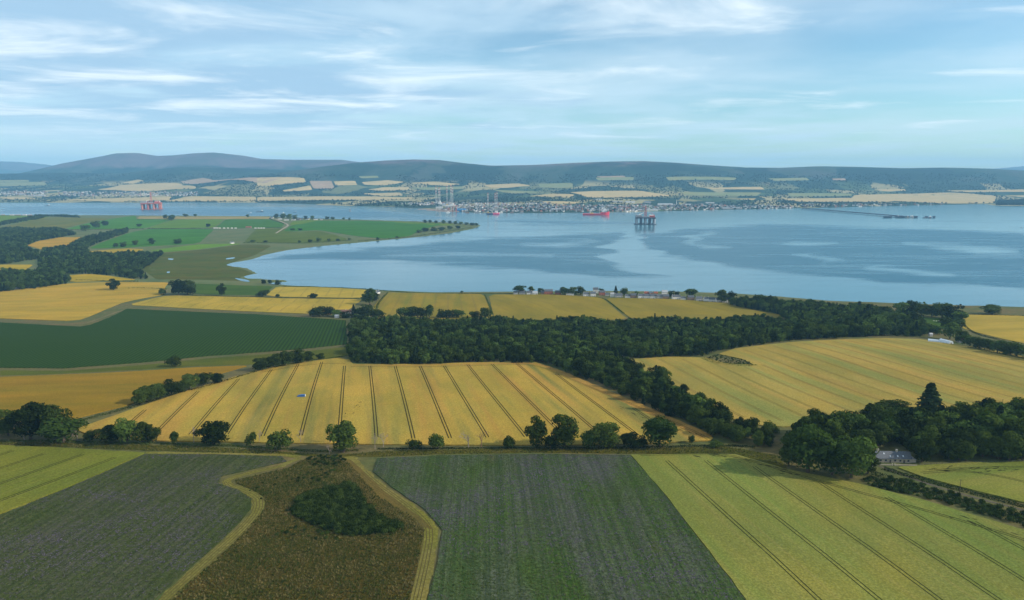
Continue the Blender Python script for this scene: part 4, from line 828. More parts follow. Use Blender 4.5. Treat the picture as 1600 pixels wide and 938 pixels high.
WOODS = [  # name, ground outline in the photograph, spacing, height range, label of the mass, label of a front tree
    ('main', [(548, 568), (650, 571), (760, 567), (850, 568), (905, 592), (940, 590), (968, 562), (1100, 557), (1135, 547), (1240, 532), (1240, 508), (1150, 505), (900, 507), (700, 507), (585, 505), (555, 500), (545, 520)], 7.5, (9, 16), 'dense dark wood between the golden fields at centre', 'nearest trees at the front of the central wood'),
    ('diag', [(868, 573), (905, 590), (960, 612), (1050, 654), (1125, 688), (1195, 700), (1216, 692), (1150, 672), (1112, 650), (1076, 622), (1020, 592), (968, 566), (930, 560)], 7.5, (8, 17), 'dark belt of trees running diagonally between two grain fields', 'nearest trees in the diagonal belt'),
    ('east', [(1140, 477), (1215, 491), (1235, 506), (1240, 532), (1300, 529), (1380, 526), (1445, 527), (1440, 512), (1412, 496), (1330, 487), (1240, 480), (1150, 473)], 8.5, (14, 21), 'wood on the slope above the right hand shore', 'nearest trees in the wood above the right shore'),
    ('cott', [(1228, 716), (1290, 712), (1352, 712), (1366, 704), (1425, 704), (1436, 719), (1520, 721), (1640, 722), (1760, 722), (1760, 680), (1600, 662), (1480, 658), (1380, 664), (1290, 672), (1236, 684)], 8.5, (16, 24), 'dark wood behind the stone cottage', 'nearest trees of the wood behind the cottage'),
    ('left1', [(-160, 364), (20, 359), (95, 359), (120, 367), (60, 377), (38, 386), (60, 394), (60, 405), (0, 415), (-160, 418)], 12, (12, 18), 'broad wood at the left edge of the peninsula', None),
    ('left2', [(105, 387), (126, 374), (200, 358), (200, 364), (150, 381), (136, 389), (140, 397), (60, 403), (64, 394), (72, 391)], 11, (10, 16), 'belt of trees around the orange field at left', None),
    ('left3', [(60, 406), (130, 399), (215, 398), (257, 396), (238, 412), (217, 426), (232, 436), (214, 437), (165, 430), (110, 428), (60, 433)], 11, (11, 17), 'wood above the small gold field at left', None),
    ('left4', [(-160, 434), (40, 426), (106, 431), (109, 443), (60, 451), (0, 457), (-160, 462)], 11, (12, 18), 'dark wood at the left edge above the gold field', None),
    ('left5', [(-100, 352), (0, 353), (20, 349.5), (60, 343), (75, 338.5), (125, 340.5), (122, 338), (60, 337.5), (30, 343), (0, 348)], 13, (9, 14), 'tree belt along the far left of the peninsula', None),
]
CAND = []
for wi, (key, px, sp_, hr, lab, flab) in enumerate(WOODS):
    poly = wpoly(px); p = scatter(poly, sp_, wi); rng = np.random.default_rng(wi + 100)
    z = Z(p[:, 0], p[:, 1]); ok = z > 1.0; p, z = p[ok], z[ok]
    h = hr[0] + (hr[1] - hr[0]) * rng.random(len(p)) ** 1.3 * 1.25; h = h * (0.92 + 0.22 * np.sin(p[:, 0] * 0.045 + wi) * np.cos(p[:, 1] * 0.05))
    edge = sdist(poly, p[:, 0], p[:, 1]); h = np.where(edge < 6, h * 0.85, h)
    WOODS[wi] += (p, z, h)
    if flab:
        cx_, cy_ = project(p[:, 0], p[:, 1], z)
        for i in range(len(p)):
            if -10 < cx_[i] < 1610: CAND.append((h[i] / p[i, 1] * (1.0 if edge[i] < sp_ * 1.2 else 0.3), wi, i))
CAND.sort(reverse=True); SINGLE = {}
for s_, wi, i in CAND:
    if len(SINGLE.setdefault(wi, set())) < 40: SINGLE[wi].add(i)
for wi, (key, px, sp_, hr, lab, flab, p, z, h) in enumerate(WOODS):
    one = SINGLE.get(wi, set()); rest = [i for i in range(len(p)) if i not in one]
    for n_, i in enumerate(sorted(one, key=lambda k: p[k, 0] / p[k, 1])): place_tree((p[i, 0], p[i, 1], z[i]), h[i], h[i] * TRNG.uniform(0.72, 0.95), 'b' if p[i, 1] < 640 else 'm', '%s from the left of the %s' % (ORD[n_], flab), 'trees of the ' + flab)
    if rest:
        rng = np.random.default_rng(wi + 7); sc = h[rest] / TH; wd = sc * rng.uniform(0.88, 1.15, len(rest))
        instancer('wood', np.c_[p[rest], z[rest] - 0.2], np.c_[wd, wd, sc], C_MID, lab, wi)
for x, b, t, w, k, lab in [(1262, 738, 671, 58, 'l', 'big light green tree at the left front of the cottage wood'), (1300, 742, 694, 40, 'l', 'light green tree between big tree and cottage'), (1330, 747, 690, 48, 'l', 'broad light green tree left of the cottage'),
                           (1232, 728, 690, 30, 'b', 'dark tree left of the big light tree by the cottage'), (1356, 740, 708, 26, 'b', 'dark tree close to the cottage gable'), (1440, 722, 690, 26, 'b', 'dark tree close right of the cottage'), (1400, 648, 630, 46, 'b', 'flat topped tree at the back of the cottage wood')]:
    tree_px(x, b, t, w, k, lab)
# hedges: one thing each
def hedge(px, h, w, label, mat=None, dens=16, seed=1):
    c = chaikin(ground(px)[:, :2], 2, False); seg = np.r_[0, np.cumsum(np.hypot(*np.diff(c, axis=0).T))]; n = int(seg[-1] * dens); rng = np.random.default_rng(seed)
    d0 = np.median(c[:, 1]); size = max(0.32, d0 / 2400)
    n = int(min(n, 9000) / (size / 0.32) ** 1.5) + 40
    s = rng.uniform(0, seg[-1], n); q = np.stack([np.interp(s, seg, c[:, k]) for k in (0, 1)], 1)
    t = np.stack([np.interp(s + 1, seg, c[:, k]) - np.interp(s - 1, seg, c[:, k]) for k in (0, 1)], 1); t /= np.linalg.norm(t, axis=1)[:, None] + 1e-9; nr = np.stack([-t[:, 1], t[:, 0]], 1)
    a = rng.uniform(0, math.pi, n); hh = h * (0.72 + 0.22 * np.sin(s * 0.31 + seed) + 0.14 * np.sin(s * 0.93 + seed * 2)) * rng.uniform(0.85, 1.1, n)
    xy = q + nr * (np.cos(a) * w / 2 * rng.uniform(0.5, 1.05, n))[:, None]; z = Z(xy[:, 0], xy[:, 1]) + np.sin(a) * hh * rng.uniform(0.6, 1.0, n)
    nrm = np.c_[nr * np.cos(a)[:, None], np.sin(a)]
    o = link('hedge', quads_mesh('hedge', leaf_quads(rng, np.c_[xy, z], nrm, np.full(n, size), 0.6), [mat or M_LEAF])); tag(o, label, 'hedge'); return o
hedge([(112, 661), (150, 652), (205, 637)], 2.6, 4.0, 'low hedge at the left end of the diagonal hedgerow', seed=1)
hedge([(200, 638), (260, 620), (330, 603), (405, 580)], 2.4, 4.5, 'hedge bottom under the diagonal row of trees', seed=2)
hedge([(395, 582), (450, 571), (500, 563), (545, 556)], 2.2, 4.0, 'hedge between the thicket and the central wood', seed=3)
hedge([(-60, 690), (60, 690), (130, 692), (240, 694)], 1.8, 4.0, 'scrubby hedge bottom under the left trees', seed=4)
hedge([(250, 694), (340, 696), (430, 702), (500, 706), (560, 704)], 1.5, 3.5, 'scrubby hedge bottom left of the ivy tree', seed=5)
hedge([(590, 702), (700, 701), (800, 700.5)], 1.0, 2.5, 'thin hedge bottom right of the ivy tree', seed=6)
hedge([(790, 701), (900, 701), (1010, 700), (1130, 696), (1180, 700)], 1.5, 3.5, 'scrubby hedge bottom under the tall tree group', seed=7)
hedge([(118, 438), (140, 438.5), (180, 440), (216, 440)], 2.6, 6, 'clipped dark hedge below the small gold field', seed=8)
hedge([(200, 451), (215, 450.5), (262, 452)], 2.0, 5, 'short hedge inside the wheat field at left', seed=9)
hedge([(300, 462.5), (360, 463.5), (430, 465), (566, 467.5)], 1.4, 3.5, 'thin hedge between two gold fields near the bay', seed=10)
hedge([(440, 448), (500, 449.3), (560, 451), (604, 455), (640, 457.5)], 2.6, 8, 'shore hedge above the small straw field', seed=11)
hedge([(640, 458), (720, 459), (800, 459.5)], 1.6, 6, 'low shore hedge left of the village', seed=12)
hedge([(587, 490), (590, 476), (598, 466), (606, 458)], 2.6, 6, 'hedge beside the farm track', seed=13)
hedge([(757, 461), (763, 475), (769, 492)], 1.8, 5, 'hedge splitting the gold fields above the wood', seed=14)
hedge([(925, 464), (945, 467), (962, 480), (975, 490)], 1.6, 4, 'gappy hedge dropping from the village', seed=15)
hedge([(1100, 561), (1125, 569), (1150, 571.5), (1182, 571.5)], 3.0, 13, 'brushy spur jutting into the banded wheat field', seed=16)
hedge([(1505, 500), (1508, 512), (1530, 524), (1560, 531)], 1.8, 5, 'hedge between paddock and shore crest field', seed=17)
hedge([(1510, 543), (1560, 554), (1630, 567)], 3.0, 7, 'hedge bottom along the right edge of the banded wheat', seed=18)
hedge([(1362, 742), (1400, 752), (1450, 772), (1520, 792), (1620, 822)], 2.8, 9, 'dark scrub bank along the lane below the cottage', M_GORSE, 26, seed=19)
hedge([(1380, 733), (1440, 750), (1500, 766), (1620, 797)], 2.2, 5, 'dark hedge along the top of the lane below the cottage', M_GORSE, 26, seed=20)
hedge([(1500, 492), (1560, 493), (1640, 496)], 1.4, 6, 'low wall hedge on the shore crest at right', seed=21)
for i, (px, lab) in enumerate([([(214, 343), (240, 343), (268, 344)], 'hedge under the tan stubble strip'), ([(231, 357.5), (280, 357.5), (335, 357)], 'hedge between green fields on the peninsula'), ([(444, 350), (420, 343), (425, 339)], 'hedge line by the hamlet lane'),
                               ([(380, 380), (440, 380.5), (480, 380.5), (546, 376)], 'scrub along the inner shore of the peninsula'), ([(560, 377), (640, 371), (700, 362), (742, 355)], 'scrub along the shore of the point'), ([(400, 356.5), (425, 356.3), (441, 356)], 'hedge right of the white caravans'), ([(102, 359), (160, 358.7), (225, 358)], 'hedge under the bright green field')]):
    hedge(px, 3.0, 9, lab, seed=30 + i)
# scrub and rough grass
def fill(name, px, spacing, coll, hr, label, seed, flat=1.0):
    poly = wpoly(px); p = scatter(poly, spacing, seed, 0.5); rng = np.random.default_rng(seed); s = rng.uniform(*hr, len(p))
    instancer(name, np.c_[p, Z(p[:, 0], p[:, 1]) - 0.05], np.c_[s, s, s * flat * rng.uniform(0.8, 1.2, len(p))], coll, label, seed)
fill('gorse_thicket', [(455, 805), (470, 778), (510, 765), (540, 757), (556, 762), (575, 790), (600, 812), (628, 824), (620, 832), (580, 836), (540, 838), (490, 822)], 2.1, C_BUSH, (0.55, 1.05), 'dark green gorse thicket in the rough meadow', 51)
fill('scrub', [(430, 838), (470, 842), (520, 846), (560, 850), (545, 842), (480, 826), (450, 824)], 4.5, C_BUSH, (0.3, 0.6), 'low scattered scrub below the gorse thicket', 52)
fill('scrub', [(505, 716), (530, 716), (522, 740), (500, 760), (470, 758), (440, 752), (440, 745), (490, 740)], 5.0, C_BUSH, (0.25, 0.6), 'scattered scrub above the gorse thicket', 53)
fill('scrub', [(380, 762), (420, 748), (480, 735), (520, 745), (500, 765), (460, 775), (430, 790), (415, 785)], 6.0, C_BUSH, (0.15, 0.42), 'low green scrub at the upper left of the meadow', 57)
fill('scrub', [(470, 716), (500, 712), (530, 712), (545, 722), (520, 730), (490, 728)], 2.6, C_BUSH, (0.2, 0.6), 'dark scrub under the ivy tree', 58)
fill('scrub', [(440, 800), (465, 770), (520, 755), (560, 755), (600, 800), (640, 826), (600, 845), (540, 850), (470, 835)], 5.5, C_BUSH, (0.15, 0.45), 'straggling scrub round the gorse thicket', 59)
fill('scrub', [(1104, 560.5), (1118, 565), (1136, 569), (1180, 571.5), (1176, 567.5), (1160, 562), (1124, 555), (1108, 557)], 3.6, C_BUSH, (0.2, 0.5), 'brushy scrub on the spur in the banded wheat', 60)
fill('rough_grass', MEADOW_PX, 0.95, C_TUFT, (0.7, 1.5), 'tall dry grass tussocks covering the rough meadow', 54)
fill('verge_grass', [(-100, 690), (130, 694), (300, 697), (440, 706), (520, 712), (600, 705), (760, 702), (1000, 701), (1130, 698), (1215, 712), (1220, 728), (1150, 709), (985, 709.5), (850, 708), (700, 710), (590, 714), (440, 710), (228, 705), (0, 695), (-100, 698)], 1.5, C_TUFT, (0.8, 1.5), 'long grass along the foot of the hedgerow', 55)
fill('lane_scrub', [(1345, 748), (1400, 748), (1450, 762), (1520, 782), (1640, 815), (1640, 838), (1560, 812), (1450, 780), (1350, 757)], 3.0, C_BUSH, (0.3, 0.9), 'tangled scrub on the bank below the cottage', 56)
M_FLOW = NT('cover_crop_plant')
def _flow():
    t = M_FLOW; oi = t.n.new('ShaderNodeObjectInfo'); n = t.noise(t.mapping(t.pos(), 0, (0.012, 0.02, 1)), 1.0, 5, 0.62, 0.5)
    f = t.math('ADD', t.math('MULTIPLY', n, 1.1), t.math('MULTIPLY', t.math('SUBTRACT', oi.outputs['Random'], 0.5), 0.30))
    t.color(t.ramp(f, [(0.30, (0.040, 0.060, 0.015)), (0.48, (0.056, 0.074, 0.024)), (0.60, (0.068, 0.070, 0.056)), (0.74, (0.090, 0.076, 0.104))]))
_flow()
def plant_q(seed):
    rng = np.random.default_rng(seed); n = 12; p = np.c_[rng.normal(size=(n, 2)) * 0.42, rng.uniform(0.05, 0.42, n)]; d = np.c_[rng.normal(size=(n, 2)) * 0.5, np.ones(n)]
    return leaf_quads(rng, p, d, np.full(n, 0.26), 0.5)
C_FLOW = make_lib('cover_crop_plant', [(quads_mesh('k', plant_q(i), [M_FLOW.m]),) for i in range(4)])
def sown(name, key, ang, gap, step, label, seed, maxy):
    poly = POLYS[key]; d = np.array([math.cos(ang), math.sin(ang)]); n = np.array([-d[1], d[0]]); u, v = poly @ d, poly @ n
    gu, gv = np.meshgrid(np.arange(u.min(), u.max(), step), np.arange(v.min(), v.max(), gap)); rng = np.random.default_rng(seed)
    gu = gu.ravel() + rng.uniform(-.5, .5, gu.size) * step; gv = gv.ravel() + rng.normal(size=gv.size) * gap * 0.13
    p = gu[:, None] * d + gv[:, None] * n; cx_, cy_ = project(p[:, 0], p[:, 1], Z(p[:, 0], p[:, 1]) )
    ok = inside(poly, p[:, 0], p[:, 1]) & (cx_ > -60) & (cx_ < 1660) & (cy_ < 990) & (rng.random(len(p)) < 0.86); p = p[ok]; s_ = rng.uniform(0.6, 1.05, len(p))
    instancer(name, np.c_[p, Z(p[:, 0], p[:, 1]) + 0.45], np.c_[s_, s_, s_ * rng.uniform(0.6, 1.0, len(p))], C_FLOW, label, seed)
sown('flowering_crop', 'F16', a16, 1.5, 1.0, 'rows of blue violet flowering plants at lower centre', 61, 0)
sown('flowering_crop', 'F17', a17, 1.5, 1.0, 'rows of dull violet flowering plants at lower left', 62, 0)
# far woods beyond the firth
def far_woods():
    rng = np.random.default_rng(77); n = 30000
    px = rng.uniform(-120, 1720, n); py = 272 + (331 - 272) * rng.random(n) ** 0.85
    g = ground(np.stack([px, py], 1)); x, y, z = g.T
    d = sines(x, y, 81, 1500, 1.0) + sines(x, y, 82, 420, 0.7)
    keep = (y > 4500) & (z > 1.5) & (y < 11500) & (d > -0.55)
    for i in range(len(FAR_FIELDS)):
        w = POLYS.get('far%d' % i)
        if w is not None: keep &= ~inside(w, x, y)
    keep &= ~inside(POLYS['spit'], x, y)
    town = inside(np.array([(655, 319), (850, 318), (1000, 318), (1130, 318), (1250, 322), (1250, 330), (1000, 334), (690, 334)]), px, py)
    keep &= ~town | (rng.random(n) < 0.45)
    g = g[keep]; s = rng.uniform(0.6, 1.25, len(g))
    g[:, 2] -= 0.5
    instancer('distant_woods', g, np.c_[s * 1.1, s * 1.1, s], C_FAR, 'dark woods and shelter belts across the far shore', 77)
    p = wpoly([(1556, 321), (1620, 321.5), (1700, 320), (1700, 313), (1600, 313), (1560, 315)]); q = scatter(p, 14, 3); s = np.random.default_rng(2).uniform(0.9, 1.5, len(q))
    instancer('distant_woods', np.c_[q, Z(q[:, 0], q[:, 1])], np.c_[s, s, s], C_FAR, 'dark wooded headland at the right edge of the firth', 78)
far_woods()

# ------------------------------------------------------------------ buildings
M_WHITE = plain('white_harling', (0.62, 0.60, 0.57), 0.85, vary=0.08); M_STONE = plain('pale_rubble_stone', (0.30, 0.26, 0.20), 0.9, vary=0.3, scale=1.6)
M_BRICK = plain('red_sandstone', (0.27, 0.105, 0.075), 0.9, vary=0.25); M_GREYW = plain('grey_render', (0.36, 0.35, 0.34), 0.9); M_BROWNW = plain('brown_stone', (0.24, 0.165, 0.125), 0.9, vary=0.25)
M_SLATE = plain('slate_roof', (0.070, 0.080, 0.095), 0.55, vary=0.3, scale=1.2); M_TILE = plain('red_tile_roof', (0.24, 0.085, 0.055), 0.8, vary=0.25); M_METAL = plain('grey_sheet_roof', (0.33, 0.34, 0.36), 0.45, 0.2)
M_RUSTR = plain('rust_brown_roof', (0.15, 0.085, 0.07), 0.8, vary=0.25); M_GLASS = plain('window_glass', (0.03, 0.04, 0.05), 0.15); M_SKYL = plain('bright_rooflight', (0.45, 0.50, 0.54), 0.25); M_DOOR = plain('dark_door', (0.06, 0.05, 0.045), 0.6)
M_CHIM = plain('chimney_stone', (0.42, 0.37, 0.31), 0.9)
def roof_mb(L, W, H, rh, over=0.3, th=0.18, hip=0.0):
    m = MB(); y1 = W / 2 + over; drop = rh * over / (W / 2)
    for s in (-1, 1):
        a = [(-L / 2 - over, s * y1, H - drop), (L / 2 + over, s * y1, H - drop), (L / 2 + over, 0, H + rh), (-L / 2 - over, 0, H + rh)]
        v = a + [(x, y, z + th) for x, y, z in a]
        m.add(v, [(0, 1, 2, 3), (7, 6, 5, 4), (0, 4, 5, 1), (1, 5, 6, 2), (2, 6, 7, 3), (3, 7, 4, 0)])
    return m
def wall_mb(L, W, H, rh):
    m = MB(); p = [(-W / 2, -0.8), (W / 2, -0.8), (W / 2, H), (0, H + rh), (-W / 2, H)]
    n = len(p); v = [(-L / 2, y, z) for y, z in p] + [(L / 2, y, z) for y, z in p]
    return m.add(v, [tuple(range(n)), tuple(range(2 * n - 1, n - 1, -1))] + [((i + 1) % n, i, n + i, n + (i + 1) % n) for i in range(n)])
def house(p, rz, L, W, H, rh, wm, rm_, label, cat='house', group=None, name='house', chim=2, openings=True):
    o = thing(name, label, cat, p, rz, group)
    wall_mb(L, W, H, rh).build('wall', wm, o); rf = roof_mb(L, W, H, rh).build('roof', rm_, o)
    for k in range(chim):
        x = (-1 if k == 0 else 1) * (L / 2 - 0.5); MB().box(x - 0.45, x + 0.45, -0.4, 0.4, H + rh - 0.7, H + rh + 1.1).build('chimney', M_CHIM, rf)
    if openings:
        n = max(2, int(L / 4)); 
        for i in range(n):
            x = -L / 2 + L * (i + 0.5) / n
            if i == n // 2: MB().box(x - 0.5, x + 0.5, -W / 2 - 0.05, -W / 2 + 0.1, 0, 2.05).build('door', M_DOOR, o)
            else: MB().box(x - 0.55, x + 0.55, -W / 2 - 0.04, -W / 2 + 0.1, 0.9, 2.1).build('window', M_GLASS, o)
    return o
# the cottage by the wood
g = ground([(1397, 723)])[0]
c = house((g[0], g[1] + 3.2, g[2] - 0.2), R(-3), 21.5, 7.0, 3.1, 3.4, M_STONE, M_SLATE, 'long stone cottage with slate roof and rooflights below the dark wood', 'cottage', name='cottage', chim=0, openings=False)
rf = [k for k in c.children if k.name.startswith('roof')][0]
for x in (-9.2, 2.6): MB().box(x - 0.5, x + 0.5, -0.45, 0.45, 5.9, 7.7).box(x - 0.6, x + 0.6, -0.55, 0.55, 7.7, 7.9).build('chimney', M_CHIM, rf)
def rooflight(x, t):
    y = -3.5 * (1 - t); z = 3.1 + 3.4 * t + 0.2; m = MB(); n = (-3.4, 3.5); d = math.hypot(*n); u = (3.5 / d, 3.4 / d)
    v = []
    for s, k in ((-1, -1), (1, -1), (1, 1), (-1, 1)): v.append((x + s * 0.36, y + u[0] * k * 0.45, z + u[1] * k * 0.45))
    w = [(a, b - 0.03, q + 0.09) for a, b, q in v]
    m.add(v + w, [(3, 2, 1, 0), (4, 5, 6, 7), (0, 1, 5, 4), (1, 2, 6, 5), (2, 3, 7, 6), (3, 0, 4, 7)]); m.build('rooflight', M_SKYL, rf)
for x, t in ((-5.8, 0.62), (-2.2, 0.28), (2.4, 0.3), (5.8, 0.32)): rooflight(x, t)
for x, k in ((-8.4, 'w'), (-5.2, 'w'), (-2.4, 'd'), (0.6, 'w'), (3.8, 'w'), (6.2, 'd'), (8.8, 'w')):
    if k == 'w':
        w = MB().box(x - 0.6, x + 0.6, -3.54, -3.4, 1.0, 2.3).build('window', M_GLASS, c)
        MB().box(x - 0.7, x + 0.7, -3.62, -3.5, 0.88, 0.99).build('sill', M_CHIM, w)
    else: MB().box(x - 0.55, x + 0.55, -3.55, -3.4, 0.0, 2.1).build('door', M_DOOR, c)
lt = MB(); lt.prism([(10.75, -0.5), (14.0, -0.5), (14.0, 2.0), (10.75, 2.9)], -2.6, 2.4); lt.build('lean_to', M_STONE, c)
MB().prism([(10.76, 2.92), (14.2, 2.0), (14.2, 2.15), (10.76, 3.1)], -2.8, 2.6).build('lean_to_roof', M_METAL, c)
MB().prism([(-14.6, -0.5), (-10.75, -0.5), (-10.75, 3.0), (-14.6, 2.1)], -3.0, 2.0).build('side_porch', M_WHITE, c)
gw = thing('garden_wall', 'low rubble wall in front of the cottage', 'wall', c.location); gw.rotation_euler = c.rotation_euler
for x0, x1 in ((-12, -3.4), (-1.4, 12)): MB().box(x0, x1, -8.2, -7.7, -0.6, 0.9).build('wall_length', M_STONE, gw)
for k, x in enumerate((-3.2, -1.6)): MB().box(x - 0.3, x + 0.3, -8.3, -7.6, -0.6, 1.3).build('gate_pier', M_CHIM, gw)
fe = thing('post_fence', 'wire fence on wooden posts right of the cottage', 'fence', ground([(1436, 727)])[0]); fp = ground([(x, 727 - (x - 1436) * 0.035) for x in range(1436, 1600, 9)]); fp = fp - np.array(fe.location)
for q_ in fp: MB().bar((q_[0], q_[1], q_[2] - 0.3), (q_[0], q_[1], q_[2] + 1.15), 0.09, 0.08, 6).build('post', M_BARK, fe)
mw = MB()
for a_, b_ in zip(fp[:-1], fp[1:]):
    for hh_ in (0.5, 1.05): mw.bar((a_[0], a_[1], a_[2] + hh_), (b_[0], b_[1], b_[2] + hh_), 0.012, n=3)
mw.build('wire', M_METAL, fe)
# white van on the lane
g = ground([(1363, 729)])[0]; o = thing('white_van', 'small white van parked left of the cottage', 'van', g, R(25))
b = MB(); b.prism([(-2.3, 0.35), (2.3, 0.35), (2.3, 1.0), (1.5, 1.2), (0.9, 1.95), (-2.3, 1.95)], -0.85, 0.85); b.build('body', plain('van_paint', (0.75, 0.75, 0.74), 0.35), o)
for x in (-1.5, 1.5):
    for y in (-0.8, 0.8): MB().bar((x, y - 0.1, 0.33), (x, y + 0.1, 0.33), 0.33, n=12).build('wheel', plain('tyre', (0.03, 0.03, 0.03)), o)
MB().prism([(0.98, 1.2), (1.42, 1.2), (0.9, 1.85), (0.7, 1.85)], -0.87, 0.87).build('side_window', M_GLASS, o)
MB().box(2.28, 2.34, -0.6, 0.6, 0.4, 0.6).build('bumper', M_DOOR, o)
# blue sheeted trailer in the crop
g = ground([(471, 621)])[0]; o = thing('covered_trailer', 'blue sheeted trailer standing in the golden barley', 'trailer', (g[0], g[1], g[2] + 0.35), R(2)); 
MB().loft([[(-3.9, -1.1, 0.5), (-3.9, 1.1, 0.5), (-3.1, 0.9, 1.5), (-3.1, -0.9, 1.5)], [(0, -1.25, 0.5), (0, 1.25, 0.5), (0, 1.0, 2.15), (0, -1.0, 2.15)], [(3.4, -1.2, 0.5), (3.4, 1.2, 0.5), (3.4, 0.9, 2.2), (3.4, -0.9, 2.2)]]).build('tarpaulin', plain('blue_sheet', (0.015, 0.085, 0.26), 0.5), o)
MB().box(-3.6, 3.5, -1.15, 1.15, 0.25, 0.5).build('chassis', M_DOOR, o)
MB().box(3.42, 3.5, -1.1, 1.1, 0.5, 2.3).build('tailboard', plain('pale_board', (0.5, 0.5, 0.48)), o)
for y in (-1.1, 1.1): MB().bar((0.4, y - 0.12, 0.1), (0.4, y + 0.12, 0.1), 0.45, n=12).build('wheel', MATS['tyre'], o)
# polytunnels and sheds by the paddock
M_POLY = plain('polythene', (0.42, 0.49, 0.55), 0.3)
for i, (x, y, rz, L, w, lab) in enumerate([(1466, 535.5, R(-32), 20, 6.5, 'left polytunnel of two, lying long side on to the wheat'), (1480, 537, R(-70), 15, 8.5, 'right polytunnel of two, with its hooped end showing')]):
    g = ground([(x, y)])[0]; o = thing('polytunnel', lab, 'polytunnel', (g[0], g[1] + 3, g[2]), rz, 'polytunnels'); n = 10
    arch = [(math.cos(math.pi * k / n) * w / 2, math.sin(math.pi * k / n) * w * 0.5) for k in range(n + 1)]
    m = MB(); v = [(x_, y_, z_) for x_ in (-L / 2, L / 2) for y_, z_ in arch]; m.add(v, [(k, k + 1, n + 2 + k, n + 1 + k) for k in range(n)]); m.build('cover', M_POLY, o)
    for s in (-1, 1):
        m = MB(); m.add([(s * L / 2 * 0.995, y_ * 0.985, z_ * 0.985) for y_, z_ in arch], [tuple(range(n + 1))]); e = m.build('end_wall', M_POLY, o)
        MB().box(s * L / 2 - 0.05, s * L / 2 + 0.05, -1.2, 1.2, 0, 2.3).build('door', plain('tunnel_door', (0.10, 0.11, 0.12)), e)
    for k in range(5):
        x_ = -L / 2 + L * k / 4; m = MB()
        for j in range(n): m.bar((x_, arch[j][0] * 1.01, arch[j][1] * 1.01), (x_, arch[j + 1][0] * 1.01, arch[j + 1][1] * 1.01), 0.09)
        m.build('hoop', M_METAL, o)
def hpx(x, y, wpx, ratio, wm, rm_, label, group=None, rz=0.0, H=None, name='house', cat='house', chim=2, dz=0.0, op=False):
    g = ground([(x, y)])[0]; d = dist(g); L = wpx * d / FPX; W = min(L * ratio, 9); return house((g[0], g[1] + W / 2, g[2] - 0.2 + dz), rz, L, W, H or 3.4, W * 0.42, wm, rm_, label, cat, group, name, chim, op)
hpx(1507, 536, 12, 0.7, M_GREYW, M_RUSTR, 'brown roofed shed right of the polytunnels', rz=R(-25), name='shed', cat='shed', chim=0)
hpx(1430, 521, 7, 0.8, M_WHITE, M_SLATE, 'slate roofed house half hidden in trees left of the polytunnels', rz=R(20))
hpx(1455, 526, 4, 0.8, M_GREYW, M_METAL, 'tiny grey shed in trees behind the polytunnels', name='shed', cat='shed', chim=0)
# the farm beside the track
hpx(526, 491, 30, 0.3, M_BRICK, M_RUSTR, 'long red roofed farm building left of the central wood', name='farm_building', cat='barn', chim=0, H=3.6)
hpx(545, 491, 11, 0.8, M_WHITE, M_RUSTR, 'white farmhouse at the end of the red roofed barn', name='farmhouse', dz=0.0); hpx(526, 497, 6, 0.7, M_WHITE, M_METAL, 'small white shed in front of the red roofed barn', name='shed', cat='shed', chim=0)
hpx(589.5, 459, 6, 0.9, M_WHITE, M_SLATE, 'white gabled house on the shore by the farm track', rz=R(60)); hpx(577, 457.5, 6, 0.9, M_GREYW, M_METAL, 'grey shed beside the white gabled shore house', rz=R(60), name='shed', cat='shed', chim=0)
# the village street along the shore
WM = {'w': (M_WHITE, 'white'), 'b': (M_BRICK, 'red sandstone'), 'g': (M_GREYW, 'grey'), 'n': (M_BROWNW, 'brown stone')}; RMT = {'s': (M_SLATE, 'slate'), 't': (M_TILE, 'red tiled'), 'm': (M_METAL, 'sheet metal')}
VILL = [(806, 459.5, 7, 'g', 's', 3.2), (816, 459.5, 9, 'g', 's', 3.2), (827, 459.5, 8, 'w', 's', 3.0), (836, 459.7, 8, 'w', 'm', 2.6), (849, 459.5, 7, 'n', 's', 3.5), (857, 459.7, 13, 'b', 's', 5.5), (872, 460, 9, 'b', 's', 4.0), (891, 461.3, 12, 'w', 's', 3.6), (916, 462.4, 9, 'w', 's', 3.4),
        (927, 462.6, 8, 'w', 's', 4.8), (931, 458, 8, 'w', 's', 7.0), (941, 461, 9, 'b', 's', 5.2), (949, 462, 6, 'g', 's', 3.0), (957, 463.5, 6, 'w', 'm', 5.0), (967, 464, 11, 'g', 's', 3.0), (981, 465, 7, 'w', 's', 3.2), (990, 465.2, 9, 'n', 's', 4.5), (1002, 465.6, 9, 'w', 's', 4.0), (1011.5, 465.8, 9, 'w', 's', 4.0), (1021, 466, 9, 'w', 's', 4.0),
        (1031, 466.3, 9, 'g', 's', 4.0), (1041, 466.7, 9, 'n', 's', 4.4), (1057, 467.5, 12, 'w', 's', 4.4), (1068, 468, 7, 'w', 's', 2.8), (1080, 468.5, 9, 'n', 's', 4.5), (1093, 469.4, 9, 'g', 's', 3.6), (1104, 470.3, 7, 'w', 's', 4.2), (1113, 470.8, 10, 'w', 's', 3.4), (1124, 471.4, 9, 'w', 's', 3.4), (1133, 472, 8, 'w', 's', 4.0),
        (1010, 460.5, 6, 'b', 't', 3.6), (1017, 460.8, 6, 'b', 's', 3.6), (1025, 460.8, 6, 'n', 't', 3.6), (1039, 460.5, 8, 'w', 'm', 5.0)]
for i, (x, y, w, wm, rm_, H) in enumerate(sorted(VILL)):
    hpx(x, y + 0.6, w, 0.75, WM[wm][0], RMT[rm_][0], '%s house with %s roof, %s from the left in the village' % (WM[wm][1], RMT[rm_][1], ORD[i]), 'houses of the shore village', R(-4) * math.sin(i * 2.1), H * 1.3, chim=2 if rm_ != 'm' else 1, op=w >= 8)
